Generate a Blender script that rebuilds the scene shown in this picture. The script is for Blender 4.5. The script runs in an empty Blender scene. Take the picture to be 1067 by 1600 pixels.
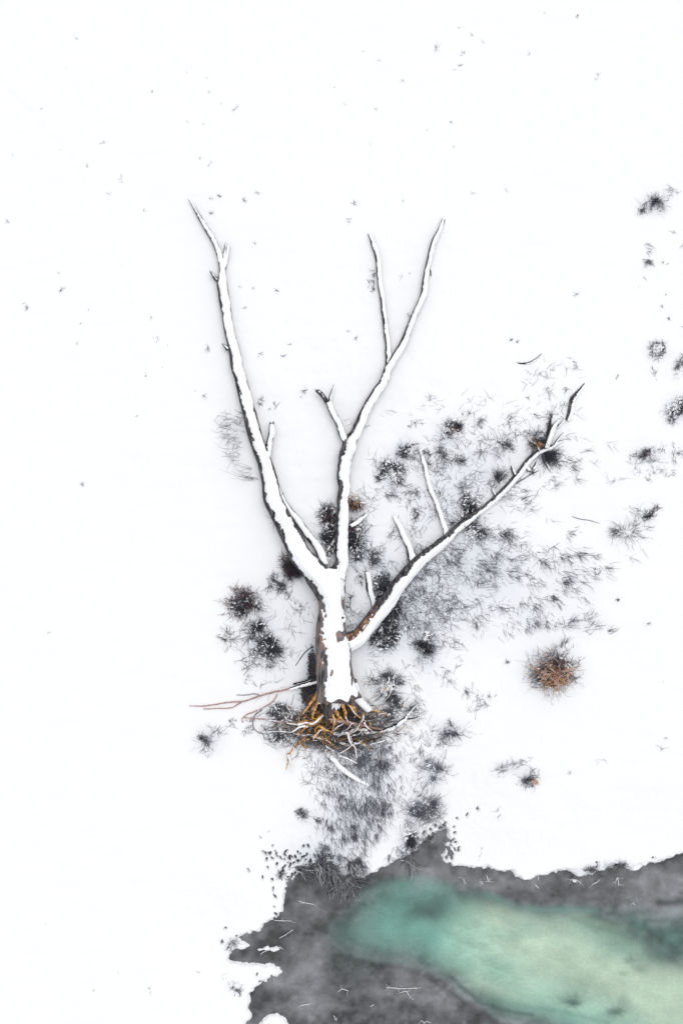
import bpy, math, random
import numpy as np
from mathutils import Vector
random.seed(7); RS = np.random.RandomState(7)
scene = bpy.context.scene; col = scene.collection

# ------------------------------------------------------------------ camera
H = 36.0; K = 0.02                     # drone height, metres per source pixel on the plane z = 0
def P(px, py, z=0.0):
    f = K * (H - z) / H
    return ((px - 533.5) * f, (800.0 - py) * f, z)
cd = bpy.data.cameras.new('camera'); cam = bpy.data.objects.new('camera', cd); col.objects.link(cam)
cam.location = (0, 0, H); cam.rotation_euler = (0, 0, 0)
cd.sensor_fit = 'VERTICAL'; cd.sensor_height = 24.0; cd.lens = 24.0 * H / 32.0
cd.clip_start = 0.5; cd.clip_end = 3000
scene.camera = cam
# ------------------------------------------------------------------ world, sun, exposure
SUN_EL, SUN_AZ = math.radians(76), math.radians(40)      # azimuth measured from +y towards +x
w = bpy.data.worlds.new("World"); scene.world = w; w.use_nodes = True
nt = w.node_tree; bg = nt.nodes['Background']
sky = nt.nodes.new('ShaderNodeTexSky'); sky.sky_type = 'NISHITA'; sky.sun_disc = False
sky.sun_elevation = SUN_EL; sky.sun_rotation = SUN_AZ; sky.dust_density = 1.5; sky.air_density = 1.0; sky.ozone_density = 0.6
hs = nt.nodes.new('ShaderNodeHueSaturation'); hs.inputs['Saturation'].default_value = 0.16     # overcast: nearly neutral sky light
nt.links.new(sky.outputs[0], hs.inputs['Color']); nt.links.new(hs.outputs[0], bg.inputs['Color'])
bg.inputs['Strength'].default_value = 0.15
sd_ = bpy.data.lights.new('sun', 'SUN'); sd_.energy = 1.0; sd_.angle = math.radians(65); sd_.color = (1.0, 0.97, 0.93)
sun = bpy.data.objects.new('sun', sd_); col.objects.link(sun)
d = Vector((math.sin(SUN_AZ) * math.cos(SUN_EL), math.cos(SUN_AZ) * math.cos(SUN_EL), math.sin(SUN_EL)))
sun.rotation_euler = d.to_track_quat('Z', 'Y').to_euler(); sun.location = (15, 5, 25)
vs = scene.view_settings; vs.view_transform = 'Standard'; vs.look = 'None'; vs.gamma = 1.0; vs.use_curve_mapping = False
vs.exposure = 0.17

# ------------------------------------------------------------------ noise
_perm = np.random.RandomState(3).rand(64, 64, 64).astype(np.float32)
def vn3(x, y, z):
    x = np.asarray(x, dtype=np.float64); y = np.asarray(y, dtype=np.float64) + 0 * x; z = np.asarray(z, dtype=np.float64) + 0 * x
    xi = np.floor(x).astype(np.int64); yi = np.floor(y).astype(np.int64); zi = np.floor(z).astype(np.int64)
    fx = x - xi; fy = y - yi; fz = z - zi
    fx = fx * fx * (3 - 2 * fx); fy = fy * fy * (3 - 2 * fy); fz = fz * fz * (3 - 2 * fz)
    X0, X1, Y0, Y1, Z0, Z1 = xi & 63, (xi + 1) & 63, yi & 63, (yi + 1) & 63, zi & 63, (zi + 1) & 63
    p = _perm
    a = p[X0, Y0, Z0] * (1 - fx) + p[X1, Y0, Z0] * fx; b = p[X0, Y1, Z0] * (1 - fx) + p[X1, Y1, Z0] * fx
    c = p[X0, Y0, Z1] * (1 - fx) + p[X1, Y0, Z1] * fx; e = p[X0, Y1, Z1] * (1 - fx) + p[X1, Y1, Z1] * fx
    return ((a * (1 - fy) + b * fy) * (1 - fz) + (c * (1 - fy) + e * fy) * fz) * 2 - 1
def fbm(x, y, z=0.0, o=4):
    s = 0; a = 1.0; t = 0
    for i in range(o):
        s = s + a * vn3(np.asarray(x) * 2 ** i + 17.3 * i, np.asarray(y) * 2 ** i + 5.1 * i, z + 3.7 * i); t += a; a *= 0.5
    return s / t
def sstep(a, b, x):
    t = np.clip((x - a) / (b - a), 0, 1); return t * t * (3 - 2 * t)

# ------------------------------------------------------------------ polygons (traced in source pixels, turned into metres on z = 0)
def poly_m(pts): return np.array([[(a - 533.5) * K, (800 - b) * K] for a, b in pts])
def sdist(poly, x, y):                     # positive inside
    n = len(poly); best = np.full(x.shape, 1e9); ins = np.zeros(x.shape, bool)
    for i in range(n):
        ax, ay = poly[i]; bx, by = poly[(i + 1) % n]
        ex, ey = bx - ax, by - ay; L = ex * ex + ey * ey
        t = np.clip(((x - ax) * ex + (y - ay) * ey) / L, 0, 1)
        dd = (x - ax - t * ex) ** 2 + (y - ay - t * ey) ** 2
        best = np.minimum(best, dd)
        if ay != by:
            c = ((ay > y) != (by > y)) & (x < ex * (y - ay) / ey + ax); ins ^= c
    dd = np.sqrt(best); return np.where(ins, dd, -dd)
POND = poly_m([(1067,1336),(1042,1343),(1004,1352),(989,1360),(967,1354),(944,1360),(926,1366),(903,1371),(892,1360),(877,1362),
 (847,1369),(817,1376),(804,1369),(798,1362),(761,1358),(734,1358),(716,1352),(707,1352),(689,1347),(688,1330),(697,1309),(695,1296),
 (686,1300),(672,1310),(655,1321),(647,1332),(625,1341),(606,1352),(587,1364),(566,1372),(550,1373),(527,1371),(516,1358),(508,1352),(502,1362),(490,1361),(467,1365),
 (452,1377),(447,1397),(443,1424),(426,1440),(404,1454),(379,1465),(390,1477),(384,1484),(360,1484),(362,1497),(381,1504),(407,1506),(437,1507),
 (448,1519),(430,1529),(407,1536),(390,1551),(392,1574),(396,1589),(388,1597),(372,1612),(375,1618),(402,1600),(415,1586),(430,1583),(445,1589),(453,1600),(462,1650),(520,1780),(700,1900),
 (1500,1950),(1900,1500),(1700,1150),(1400,1250),(1180,1310)])
SPITS = [poly_m([(400,1483),(412,1479),(428,1478),(438,1480),(436,1484),(420,1486),(405,1487)]),
         poly_m([(890,1376),(896,1373),(902,1378),(896,1379)])]
def zpt(ox, oy, s, pts): return [(ox + a / s, oy + b / s) for a, b in pts]
FOOT = zpt(340, 1240, 2.6675, [(205,268),(248,290),(270,308),(322,262),(335,240),(360,260),(387,278),(358,215),(240,425),(237,468),
 (243,500),(345,312),(300,355),(285,395),(215,245),(228,355),(1037,85),(995,100),(983,135),(925,140),(885,147),(858,160),(833,185),
 (905,130),(985,160),(965,195),(962,250),(80,590),(35,555),(165,750),(176,782),(225,760),(190,235),(258,330),(322,330),(300,300),
 (350,345),(372,250),(318,285),(940,130),(955,225),(975,240),(948,262),(990,200),(818,205),(232,395),(378,215),(20,615),(45,640)])
FOOT += zpt(667, 1240, 2.6675, [(938,265),(705,285),(705,300),(82,265),(90,240),(75,225),(208,60)])
frs = np.random.RandomState(5)
for i in range(40):                       # the busy trampled corner by the shore
    FOOT.append((452 + frs.normal() * 22, 1343 + frs.normal() * 17))
for i in range(30): FOOT.append((697 + frs.normal() * 9, 1318 + frs.normal() * 14))
FOOT_M = [((a - 533.5) * K, (800 - b) * K, frs.uniform(.022, .045), frs.uniform(.04, .085), frs.uniform(-.9, .9)) for a, b in FOOT]

def gz(x, y, feet=False):
    x = np.asarray(x, float); y = np.asarray(y, float)
    sd = np.full(x.shape, 6.0); m = y < -5.5
    if m.any():
        xx, yy = x[m], y[m]; s = -sdist(POND, xx, yy)
        for sp in SPITS: s = np.maximum(s, sdist(sp, xx, yy))
        s = s + 0.10 * fbm(xx * 2.2, yy * 2.2, 1.5, 3) + 0.12 * fbm(xx * 7, yy * 7, 4.5, 4)
        sd[m] = s
    h = -0.16 + 0.30 * sstep(-0.12, 0.16, sd) + 0.18 * sstep(0.0, 3.0, sd)
    land = sstep(0.1, 2.0, sd)
    near = np.exp(-((x - 1.5) ** 2 / 50 + (y + 1.5) ** 2 / 60))
    h = h + land * (0.09 * fbm(x * .22, y * .22, 9.1, 3) + near * (0.055 * fbm(x * .9, y * .9, 2.2, 3) + 0.022 * fbm(x * 3.5, y * 3.5, 6.2, 3)) + 0.006 * fbm(x * 2.0, y * 2.0, 7.7, 2))
    mt = x < -6
    if mt.any():
        tr = [(-10.7, 13.4), (-8.6, 11.2), (-7.5, 9.4), (-6.7, 7.0), (-6.4, 3.0), (-6.6, -2.0)]; bd = np.full(mt.sum(), 9.0); xx, yy = x[mt], y[mt]
        for (ax, ay), (bx, by) in zip(tr, tr[1:]):
            t = np.clip(((xx - ax) * (bx - ax) + (yy - ay) * (by - ay)) / ((bx - ax) ** 2 + (by - ay) ** 2), 0, 1)
            bd = np.minimum(bd, np.hypot(xx - ax - t * (bx - ax), yy - ay - t * (by - ay)))
        bd = bd + .15 * fbm(xx * .8, yy * .8, 2.0, 2)
        h[mt] += -.007 * np.exp(-(bd / .13) ** 2) * (.5 + sstep(-.2, .4, vn3(xx * 5, yy * 5, 1.0))) + .002 * np.exp(-((bd - .25) / .1) ** 2)
    h = h + land * .018 * fbm(x * 1.1 + y * .4, y * 3.2 - x * .5, 3.1, 3)      # wind ripples
    # hollow torn open under the root plate and along the west flank of the trunk
    def hol(px, py, rx, ry, dp):
        cx, cy, _ = P(px, py, 0.3); return dp * np.exp(-(((x - cx) / (rx * K)) ** 2 + ((y - cy) / (ry * K)) ** 2))
    h = h - land * (hol(488, 1075, 15, 26, .22) + hol(525, 1128, 55, 22, .22))
    if feet:
        for fx, fy, a, b, r in FOOT_M:
            mm = (np.abs(x - fx) < .14) & (np.abs(y - fy) < .14)
            if not mm.any(): continue
            u = x[mm] - fx; v = y[mm] - fy; c, s_ = math.cos(r), math.sin(r)
            q = np.sqrt(((u * c + v * s_) / a) ** 2 + ((-u * s_ + v * c) / b) ** 2)
            q = q + .35 * vn3(x[mm] * 22, y[mm] * 22, 3.3)
            h[mm] = np.where(q < 1.35, np.minimum(h[mm], -0.06 + sstep(.85, 1.35, q) * (h[mm] + .06)), h[mm])
    return h
def gz1(x, y): return float(gz(np.array([x]), np.array([y]))[0])
def G(px, py, up=0.0):                    # point on the snow seen at a source pixel
    z = 0.3
    for _ in range(2):
        x, y, _z = P(px, py, z); z = gz1(x, y) + up
    return P(px, py, z)

# ------------------------------------------------------------------ materials
def mat(name, base, rough=0.8, spec=0.3):
    m = bpy.data.materials.new(name); m.use_nodes = True
    b = m.node_tree.nodes['Principled BSDF']; b.inputs['Base Color'].default_value = (*base, 1)
    b.inputs['Roughness'].default_value = rough; b.inputs['Specular IOR Level'].default_value = spec
    return m
def N(m, t, **kw):
    n = m.node_tree.nodes.new(t)
    for k, v in kw.items():
        if k in n.inputs: n.inputs[k].default_value = v
        else: setattr(n, k, v)
    return n
def lk(m, a, b): m.node_tree.links.new(a, b)
def noise_mat(name, stops, scale=8.0, rough=0.85, bump=0.3, bscale=None, stretch=None, spec=0.25, coord='Object', detail=6.0, dist=0.01):
    m = mat(name, stops[0][1], rough, spec); b = m.node_tree.nodes['Principled BSDF']
    tc = N(m, 'ShaderNodeTexCoord'); mp = N(m, 'ShaderNodeMapping')
    if stretch: mp.inputs['Scale'].default_value = stretch
    lk(m, tc.outputs[coord], mp.inputs['Vector'])
    n = N(m, 'ShaderNodeTexNoise', Scale=scale, Detail=detail, Roughness=0.65); lk(m, mp.outputs[0], n.inputs['Vector'])
    r = N(m, 'ShaderNodeValToRGB'); lk(m, n.outputs[0], r.inputs[0])
    e = r.color_ramp.elements; e[0].position, e[0].color = stops[0][0], (*stops[0][1], 1); e[1].position, e[1].color = stops[-1][0], (*stops[-1][1], 1)
    for p, c in stops[1:-1]:
        q = e.new(p); q.color = (*c, 1)
    lk(m, r.outputs[0], b.inputs['Base Color'])
    if bump:
        n2 = N(m, 'ShaderNodeTexNoise', Scale=bscale or scale * 3, Detail=5.0); lk(m, mp.outputs[0], n2.inputs['Vector'])
        bp = N(m, 'ShaderNodeBump', Strength=bump, Distance=dist); lk(m, n2.outputs[0], bp.inputs['Height']); lk(m, bp.outputs[0], b.inputs['Normal'])
    return m
SNOW = (0.885, 0.89, 0.905)
M = {}
M['snow_cap'] = noise_mat('snow on wood', [(.3, (.89, .905, .93)), (.7, (.93, .935, .945))], 3, .9, .25, 30, dist=.02)
M['bark'] = noise_mat('weathered bark', [(.30, (.012, .012, .015)), (.45, (.045, .043, .048)), (.56, (.10, .095, .10)), (.68, (.24, .225, .22)), (.8, (.34, .27, .22))], 11, .9, 1.0, 26, (1, .28, 1), dist=.03)
M['bark_trunk'] = noise_mat('grey and rust trunk bark', [(.28, (.015, .014, .017)), (.42, (.07, .065, .07)), (.54, (.22, .20, .20)), (.61, (.34, .20, .15)), (.72, (.40, .37, .36))], 9, .9, 1.0, 22, (1, .2, 1), dist=.04)
M['bark_warm'] = noise_mat('torn warm bark', [(.28, (.02, .014, .014)), (.42, (.08, .05, .045)), (.55, (.26, .13, .075)), (.7, (.5, .32, .22))], 6, .85, .9, 24, dist=.02)
M['bark_dark'] = noise_mat('wet dark bark', [(.3, (.008, .008, .01)), (.6, (.04, .036, .04)), (.8, (.11, .09, .09))], 9, .8, .8, 30, dist=.02)
M['bark_pale'] = noise_mat('bare grey wood', [(.3, (.06, .058, .065)), (.55, (.22, .21, .21)), (.75, (.42, .40, .39))], 8, .8, .8, 30, dist=.02)
M['root_orange'] = noise_mat('orange root wood', [(.34, (.05, .028, .015)), (.46, (.48, .22, .06)), (.58, (.82, .50, .20)), (.72, (.88, .70, .46))], 14, .7, .8, 30)
M['root_yellow'] = noise_mat('yellow root wood', [(.3, (.35, .16, .02)), (.6, (.75, .42, .04)), (.8, (.8, .62, .25))], 12, .7, .5, 30)
M['root_pink'] = noise_mat('pink root skin', [(.3, (.22, .12, .11)), (.55, (.45, .29, .26)), (.8, (.6, .48, .46))], 12, .7, .4, 30)
M['soil'] = noise_mat('peat soil', [(.3, (.006, .006, .007)), (.6, (.03, .026, .026)), (.8, (.12, .07, .04))], 8, .95, 1, 20, dist=.04)
M['twig'] = noise_mat('dark twig', [(.3, (.022, .023, .03)), (.7, (.10, .10, .125))], 5, .9, 0)
M['twig_grey'] = noise_mat('grey twig', [(.3, (.10, .105, .125)), (.7, (.27, .28, .32))], 5, .9, 0)
M['twig_mid'] = noise_mat('mid grey twig', [(.3, (.05, .052, .065)), (.7, (.17, .175, .205))], 5, .9, 0)
M['twig_red'] = noise_mat('reddish twig', [(.3, (.05, .026, .03)), (.7, (.19, .10, .10))], 5, .9, 0)
M['twig_orange'] = noise_mat('orange dead stem', [(.3, (.35, .15, .06)), (.6, (.7, .42, .22)), (.8, (.8, .66, .5))], 6, .8, 0)
M['twig_peach'] = noise_mat('pale peach dead stem', [(.3, (.45, .30, .25)), (.7, (.85, .68, .6))], 6, .8, 0)
M['frost'] = noise_mat('frosted stem', [(.3, (.55, .57, .6)), (.7, (.85, .86, .88))], 12, .8, 0)
M['straw'] = noise_mat('grey dead grass blade', [(.3, (.10, .10, .11)), (.7, (.33, .33, .34))], 12, .8, 0)

# ------------------------------------------------------------------ helpers
def tag(o, label=None, cat=None, group=None, kind=None):
    if label: o['label'] = label
    if cat: o['category'] = cat
    if group: o['group'] = group
    if kind: o['kind'] = kind
    return o
def link(name, me, m, parent=None, loc=(0, 0, 0)):
    o = bpy.data.objects.new(name, me); col.objects.link(o); o.location = loc
    for q in (m if isinstance(m, (list, tuple)) else [m]): me.materials.append(q)
    if parent: o.parent = parent
    return o
def empty(name, loc, *a, **k):
    o = bpy.data.objects.new(name, None); col.objects.link(o); o.location = loc; o.empty_display_size = .2
    return tag(o, *a, **k)
def mesh(name, V, F, smooth=True):
    me = bpy.data.meshes.new(name); V = np.ascontiguousarray(V, dtype=np.float32).reshape(-1, 3); F = np.ascontiguousarray(F, dtype=np.int32)
    k = F.shape[1]; me.vertices.add(len(V)); me.vertices.foreach_set('co', V.ravel())
    me.loops.add(F.size); me.loops.foreach_set('vertex_index', F.ravel())
    me.polygons.add(len(F)); me.polygons.foreach_set('loop_start', np.arange(0, F.size, k, dtype=np.int32))
    me.polygons.foreach_set('loop_total', np.full(len(F), k, dtype=np.int32))
    me.polygons.foreach_set('use_smooth', np.full(len(F), smooth)); me.update(calc_edges=True); me.validate()
    return me

# ------------------------------------------------------------------ the snow field
def lines(segs):
    out = [segs[0][0]]
    for a, b, s in segs:
        n = max(1, int(round((b - a) / s))); out += list(a + (b - a) * (np.arange(1, n + 1) / n))
    return np.array(out)
gx = lines([(-400, -60, 40), (-60, -20, 4), (-20, -11.3, .4), (-11.3, -4.2, .05), (-4.2, 4.6, .022), (4.6, 11.3, .045), (11.3, 20, .3), (20, 60, 4), (60, 400, 40)])
gy = lines([(-400, -60, 40), (-60, -24, 3), (-24, -16.8, .3), (-16.8, -14.2, .04), (-14.2, -9.2, .022), (-9.2, 16.8, .05), (16.8, 24, .4), (24, 60, 4), (60, 400, 40)])
X, Y = np.meshgrid(gx, gy, indexing='ij'); Z = gz(X.ravel(), Y.ravel(), True)
nx, ny = len(gx), len(gy)
idx = np.arange(nx * ny).reshape(nx, ny)
Fq = np.stack([idx[:-1, :-1], idx[1:, :-1], idx[1:, 1:], idx[:-1, 1:]], -1).reshape(-1, 4)
me = mesh('snow_field', np.stack([X.ravel(), Y.ravel(), Z], -1), Fq)
# how much peat and heath shows through the snow and how strong its painted shade tint is (a float per vertex)
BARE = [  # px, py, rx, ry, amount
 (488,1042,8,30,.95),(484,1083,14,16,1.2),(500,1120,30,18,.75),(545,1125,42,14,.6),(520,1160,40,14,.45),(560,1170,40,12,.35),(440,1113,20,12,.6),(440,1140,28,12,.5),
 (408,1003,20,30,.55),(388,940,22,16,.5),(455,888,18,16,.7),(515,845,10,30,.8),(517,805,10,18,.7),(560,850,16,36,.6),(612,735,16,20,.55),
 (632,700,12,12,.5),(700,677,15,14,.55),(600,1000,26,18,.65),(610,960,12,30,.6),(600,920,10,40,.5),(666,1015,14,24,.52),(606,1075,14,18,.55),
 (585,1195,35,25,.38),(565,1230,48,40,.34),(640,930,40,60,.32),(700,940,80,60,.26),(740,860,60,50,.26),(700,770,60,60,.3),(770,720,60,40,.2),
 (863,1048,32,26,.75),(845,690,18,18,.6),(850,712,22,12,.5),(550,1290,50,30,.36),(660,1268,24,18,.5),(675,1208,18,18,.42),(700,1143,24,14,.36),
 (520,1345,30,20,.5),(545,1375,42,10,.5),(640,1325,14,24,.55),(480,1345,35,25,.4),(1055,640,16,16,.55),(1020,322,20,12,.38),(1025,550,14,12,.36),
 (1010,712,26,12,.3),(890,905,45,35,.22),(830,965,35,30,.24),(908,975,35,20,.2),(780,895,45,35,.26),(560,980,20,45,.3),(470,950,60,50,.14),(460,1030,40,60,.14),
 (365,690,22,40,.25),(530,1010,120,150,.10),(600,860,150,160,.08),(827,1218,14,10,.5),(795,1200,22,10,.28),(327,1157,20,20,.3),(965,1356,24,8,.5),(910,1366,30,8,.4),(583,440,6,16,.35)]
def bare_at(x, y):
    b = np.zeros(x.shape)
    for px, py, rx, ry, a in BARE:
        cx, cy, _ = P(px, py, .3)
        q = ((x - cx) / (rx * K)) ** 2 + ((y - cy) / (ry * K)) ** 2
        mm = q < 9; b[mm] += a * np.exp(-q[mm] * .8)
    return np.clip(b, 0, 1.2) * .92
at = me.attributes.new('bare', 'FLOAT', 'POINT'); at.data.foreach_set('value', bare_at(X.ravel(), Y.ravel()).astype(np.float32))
m = mat('snow over heath', SNOW, .9, .2); b = m.node_tree.nodes['Principled BSDF']
A = N(m, 'ShaderNodeAttribute', attribute_name='bare'); tc = N(m, 'ShaderNodeTexCoord')
n1 = N(m, 'ShaderNodeTexNoise', Scale=5.0, Detail=8.0, Roughness=.78); lk(m, tc.outputs['Object'], n1.inputs['Vector'])
n1b = N(m, 'ShaderNodeTexNoise', Scale=22.0, Detail=4.0, Roughness=.7); lk(m, tc.outputs['Object'], n1b.inputs['Vector'])
mx = N(m, 'ShaderNodeMix', data_type='FLOAT'); mx.inputs[0].default_value = .45; lk(m, n1.outputs[0], mx.inputs[2]); lk(m, n1b.outputs[0], mx.inputs[3])
ma = N(m, 'ShaderNodeMath', operation='MULTIPLY_ADD'); lk(m, A.outputs['Fac'], ma.inputs[0]); ma.inputs[1].default_value = .42; lk(m, mx.outputs[0], ma.inputs[2])
mr = N(m, 'ShaderNodeMapRange', interpolation_type='SMOOTHSTEP'); mr.inputs['From Min'].default_value = .735; mr.inputs['From Max'].default_value = .80; lk(m, ma.outputs[0], mr.inputs['Value'])
n3 = N(m, 'ShaderNodeTexNoise', Scale=30.0, Detail=4.0); lk(m, tc.outputs['Object'], n3.inputs['Vector'])
cr = N(m, 'ShaderNodeValToRGB'); e = cr.color_ramp.elements; e[0].position, e[0].color = .35, (.012, .012, .016, 1); e[1].position, e[1].color = .68, (.10, .095, .10, 1)
lk(m, n3.outputs[0], cr.inputs[0])
thin = N(m, 'ShaderNodeMix', data_type='RGBA'); thin.inputs[6].default_value = (*SNOW, 1); thin.inputs[7].default_value = (.56, .60, .67, 1)  # blue-grey: thin snow over plants, plus soft shade round the tree painted in
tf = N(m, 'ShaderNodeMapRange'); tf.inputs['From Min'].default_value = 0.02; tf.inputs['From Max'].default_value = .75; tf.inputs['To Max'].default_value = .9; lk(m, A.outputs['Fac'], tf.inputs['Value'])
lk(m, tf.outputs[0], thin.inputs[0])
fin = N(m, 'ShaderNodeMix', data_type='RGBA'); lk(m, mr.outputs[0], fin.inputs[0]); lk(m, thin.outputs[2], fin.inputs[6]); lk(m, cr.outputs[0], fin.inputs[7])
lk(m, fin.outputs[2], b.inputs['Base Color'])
n4 = N(m, 'ShaderNodeTexNoise', Scale=9.0, Detail=6.0); lk(m, tc.outputs['Object'], n4.inputs['Vector'])
bp = N(m, 'ShaderNodeBump', Strength=.22, Distance=.03); lk(m, n4.outputs[0], bp.inputs['Height']); lk(m, bp.outputs[0], b.inputs['Normal'])
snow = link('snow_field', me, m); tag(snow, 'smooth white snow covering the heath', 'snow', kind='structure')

# ------------------------------------------------------------------ the pond
px_ = lines([(-6, -4.3, .08), (-4.3, 11.3, .035), (11.3, 30, .3)]); py_ = lines([(-26, -16.8, .3), (-16.8, -9.2, .035), (-9.2, -6, .3)])
X, Y = np.meshgrid(px_, py_, indexing='ij'); x, y = X.ravel(), Y.ravel()
a_, b_ = len(px_), len(py_); idx = np.arange(a_ * b_).reshape(a_, b_)
Fq = np.stack([idx[:-1, :-1], idx[1:, :-1], idx[1:, 1:], idx[:-1, 1:]], -1).reshape(-1, 4)
me = mesh('pond', np.stack([x, y, 0 * x], -1), Fq)
u, v = x / K + 533.5, 800 - y / K
wx = 14 * fbm(x * .8, y * .8, 3.3, 4); wy = 14 * fbm(x * .8, y * .8, 8.3, 4)
MILK = [(522,1442),(545,1412),(585,1388),(630,1374),(690,1380),(750,1396),(800,1412),(850,1424),(905,1428),(960,1442),(1005,1462),(1030,1490),(1090,1500),(1300,1500),
        (1300,1700),(900,1625),(850,1604),(780,1590),(745,1562),(705,1530),(650,1506),(600,1492),(550,1482),(520,1462)]
s1 = sdist(np.array(MILK, float), u + wx, v + wy)
milk = sstep(-13, 24, s1) * (0.55 + 0.45 * sstep(0, 55, s1))
milk *= 0.45 + 0.55 * sstep(515, 640, u)
def blob(cx, cy, rx, ry, wob=.35, seed=0):
    q = np.sqrt(((u + wx * wob - cx) / rx) ** 2 + ((v + wy * wob - cy) / ry) ** 2); return np.exp(-q * q)
grey = 0.098 + 0.16 * fbm(x * 1.0, y * 1.3, 1.1, 5) + 0.09 * fbm(x * 4, y * 4, 2.7, 4)
grey += 0.07 * blob(480, 1530, 60, 35) + 0.07 * blob(650, 1560, 70, 30) + 0.05 * blob(560, 1570, 60, 20) + .09 * blob(1000, 1400, 30, 16) + .12 * blob(1045, 1425, 26, 12) + .05 * blob(1040, 1370, 50, 20) + .04 * blob(660, 1360, 30, 15)
grey -= 0.03 * blob(440, 1478, 60, 10) + .035 * blob(520, 1530, 40, 10) + .03 * blob(520, 1440, 40, 20) + .03 * blob(620, 1500, 60, 12) + .035 * blob(1040, 1408, 40, 5) + .03 * blob(470, 1400, 40, 20)
grey += 0.06 * sstep(.28, .55, fbm(x * 3.1, y * 3.1, 3.1, 5)) * (v > 1450) + .05 * sstep(.1, .5, fbm(x * .9, y * 1.6, 6.1, 5)) - .035 * sstep(.1, .4, fbm(x * 1.5, y * 2.2, 8.4, 5))
grey = np.clip(grey, .045, .34)
C = np.stack([grey * .96, grey * .99, grey * 1.05], -1)
turq = np.array([.14, .335, .28]); pale = np.array([.43, .555, .425]); mint = np.array([.235, .44, .36])
t1 = sstep(610, 900, u + 1.2 * (v - 1440) * .4 + 2 * wx)[:, None]
mc = turq * (1 - t1) + mint * t1
t2 = np.clip(.85 * blob(840, 1470, 120, 50) + .8 * blob(960, 1530, 130, 45) + 1.0 * blob(1060, 1570, 90, 60) + .55 * blob(775, 1425, 45, 25) + .5 * blob(770, 1540, 60, 30), 0, 1)[:, None]
mc = mc * (1 - t2) + pale * t2
us, vs2 = (u + .45 * v) * .011, (v - .45 * u) * .03
mc = mc * (1 + .24 * fbm(x * .9, y * .9, 5.5, 4) + .22 * fbm(us, vs2, 2.5, 4) + .07 * fbm(x * 5, y * 5, 5.5, 3))[:, None]
mc = mc * (1 - .20 * sstep(.0, .5, fbm(us * 1.3 + 4, vs2 * .8, 7.5, 4))[:, None] * np.array([1.3, .8, .8]))
dark = np.array([.05, .10, .09])
dk = np.clip(.85 * blob(665, 1428, 34, 17, 1.2) + .35 * blob(640, 1405, 30, 10) + .5 * blob(690, 1410, 20, 20) + .7 * blob(893, 1566, 13, 7, .9) + .72 * blob(960, 1580, 15, 9, .9) + .3 * blob(885, 1555, 20, 10, 1.2) + .3 * blob(970, 1562, 12, 14, 1.2) + .22 * blob(930, 1545, 60, 28)
     + .5 * blob(985, 1500, 12, 7, .8) + .4 * blob(1000, 1512, 14, 7, .8) + .35 * blob(970, 1518, 10, 5, .8) + .75 * blob(1055, 1475, 34, 24) + .35 * blob(540, 1450, 14, 40), 0, 1)
for (cx, cy, n, L) in ((893, 1566, 9, 26), (962, 1578, 9, 24), (985, 1502, 6, 18)):      # sunken dead bushes: blurred dark spokes under the ice
    th = np.arctan2(v - cy, u - cx); rr = np.hypot(v - cy, u - cx)
    dk = np.clip(dk + .16 * np.clip(np.cos(th * n * .7 + 3 * fbm(x * 3 + cx, y * 3, 0, 2)), 0, 1) ** 3 * np.exp(-(rr / L) ** 2) * (rr > 2), 0, 1)
dk = dk[:, None]
mc = mc * (1 - dk) + dark * dk
C = C * (1 - milk[:, None]) + mc * milk[:, None]
edge = np.exp(-((s1 + 4) / 5.0) ** 2) * (.4 + .6 * sstep(-.2, .5, fbm(x * .5, y * .5, 4.2, 2))) * (v > 1420)        # pale rim round the milky patch
C = C + (edge * .06)[:, None] * np.array([.8, 1.05, 1.05])
rim2 = np.exp(-((s1 + 14) / 5.0) ** 2) * (v > 1490)
C = C * (1 - .35 * rim2[:, None])
hole = blob(945, 1450, 12, 4) ; C = C * (1 - .25 * hole[:, None])
gt = (.75 * blob(1050, 1470, 60, 36, 1) + .5 * blob(1000, 1445, 50, 16, 1) + .35 * blob(900, 1425, 60, 8, 1) + .3 * blob(560, 1470, 40, 40, 1))[:, None] * (1 - milk[:, None])
C = C * (1 - gt) + np.array([.075, .16, .135]) * (1 + .8 * fbm(x * 3, y * 3, 2.2, 4))[:, None] * gt
wu, wv = u + 2.2 * wx + 10 * fbm(x * 2, y * 2, 6.6, 3), v + 2.2 * wy                     # frozen wisps and flow lines in the ice
for f0, amp, zz in ((.020, .014, 1.2), (.013, .024, 5.2), (.03, -.022, 9.9)):
    g = fbm((wu + .5 * wv) * f0, (wv - .4 * wu) * f0 * 2.2, zz, 3); ln = np.exp(-(g / .06) ** 2) * sstep(-.1, .35, fbm(x * .5, y * .5, zz + 2, 2))
    C = C * (1 + 5 * amp * ln[:, None]) + (max(amp, 0) * .35 * ln)[:, None] * np.array([.9, 1, 1])
def seg_line(pts, wd, colr, amt):
    global C
    bd = np.full(u.shape, 1e9); uu, vv = u + .35 * wx, v + .35 * wy
    for (ax, ay), (bx, by) in zip(pts, pts[1:]):
        t = np.clip(((uu - ax) * (bx - ax) + (vv - ay) * (by - ay)) / ((bx - ax) ** 2 + (by - ay) ** 2), 0, 1)
        bd = np.minimum(bd, np.hypot(uu - ax - t * (bx - ax), vv - ay - t * (by - ay)))
    k = (amt * np.exp(-(bd / wd) ** 2))[:, None]; C = C * (1 - k) + np.array(colr) * k
seg_line([(900,1430),(925,1443),(950,1450),(975,1452)], 7, (.30, .38, .28), .22)
seg_line([(905,1440),(930,1452),(955,1458),(985,1460)], 7, (.08, .17, .14), .35)
seg_line([(560,1398),(600,1386),(650,1379),(700,1388)], 9, (.17, .36, .31), .25)
seg_line([(518,1448),(530,1466),(560,1484),(610,1497),(660,1512)], 8, (.17, .24, .23), .2)
seg_line([(705,1528),(735,1552),(750,1568),(790,1580),(830,1586)], 4, (.04, .07, .07), .6)
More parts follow.
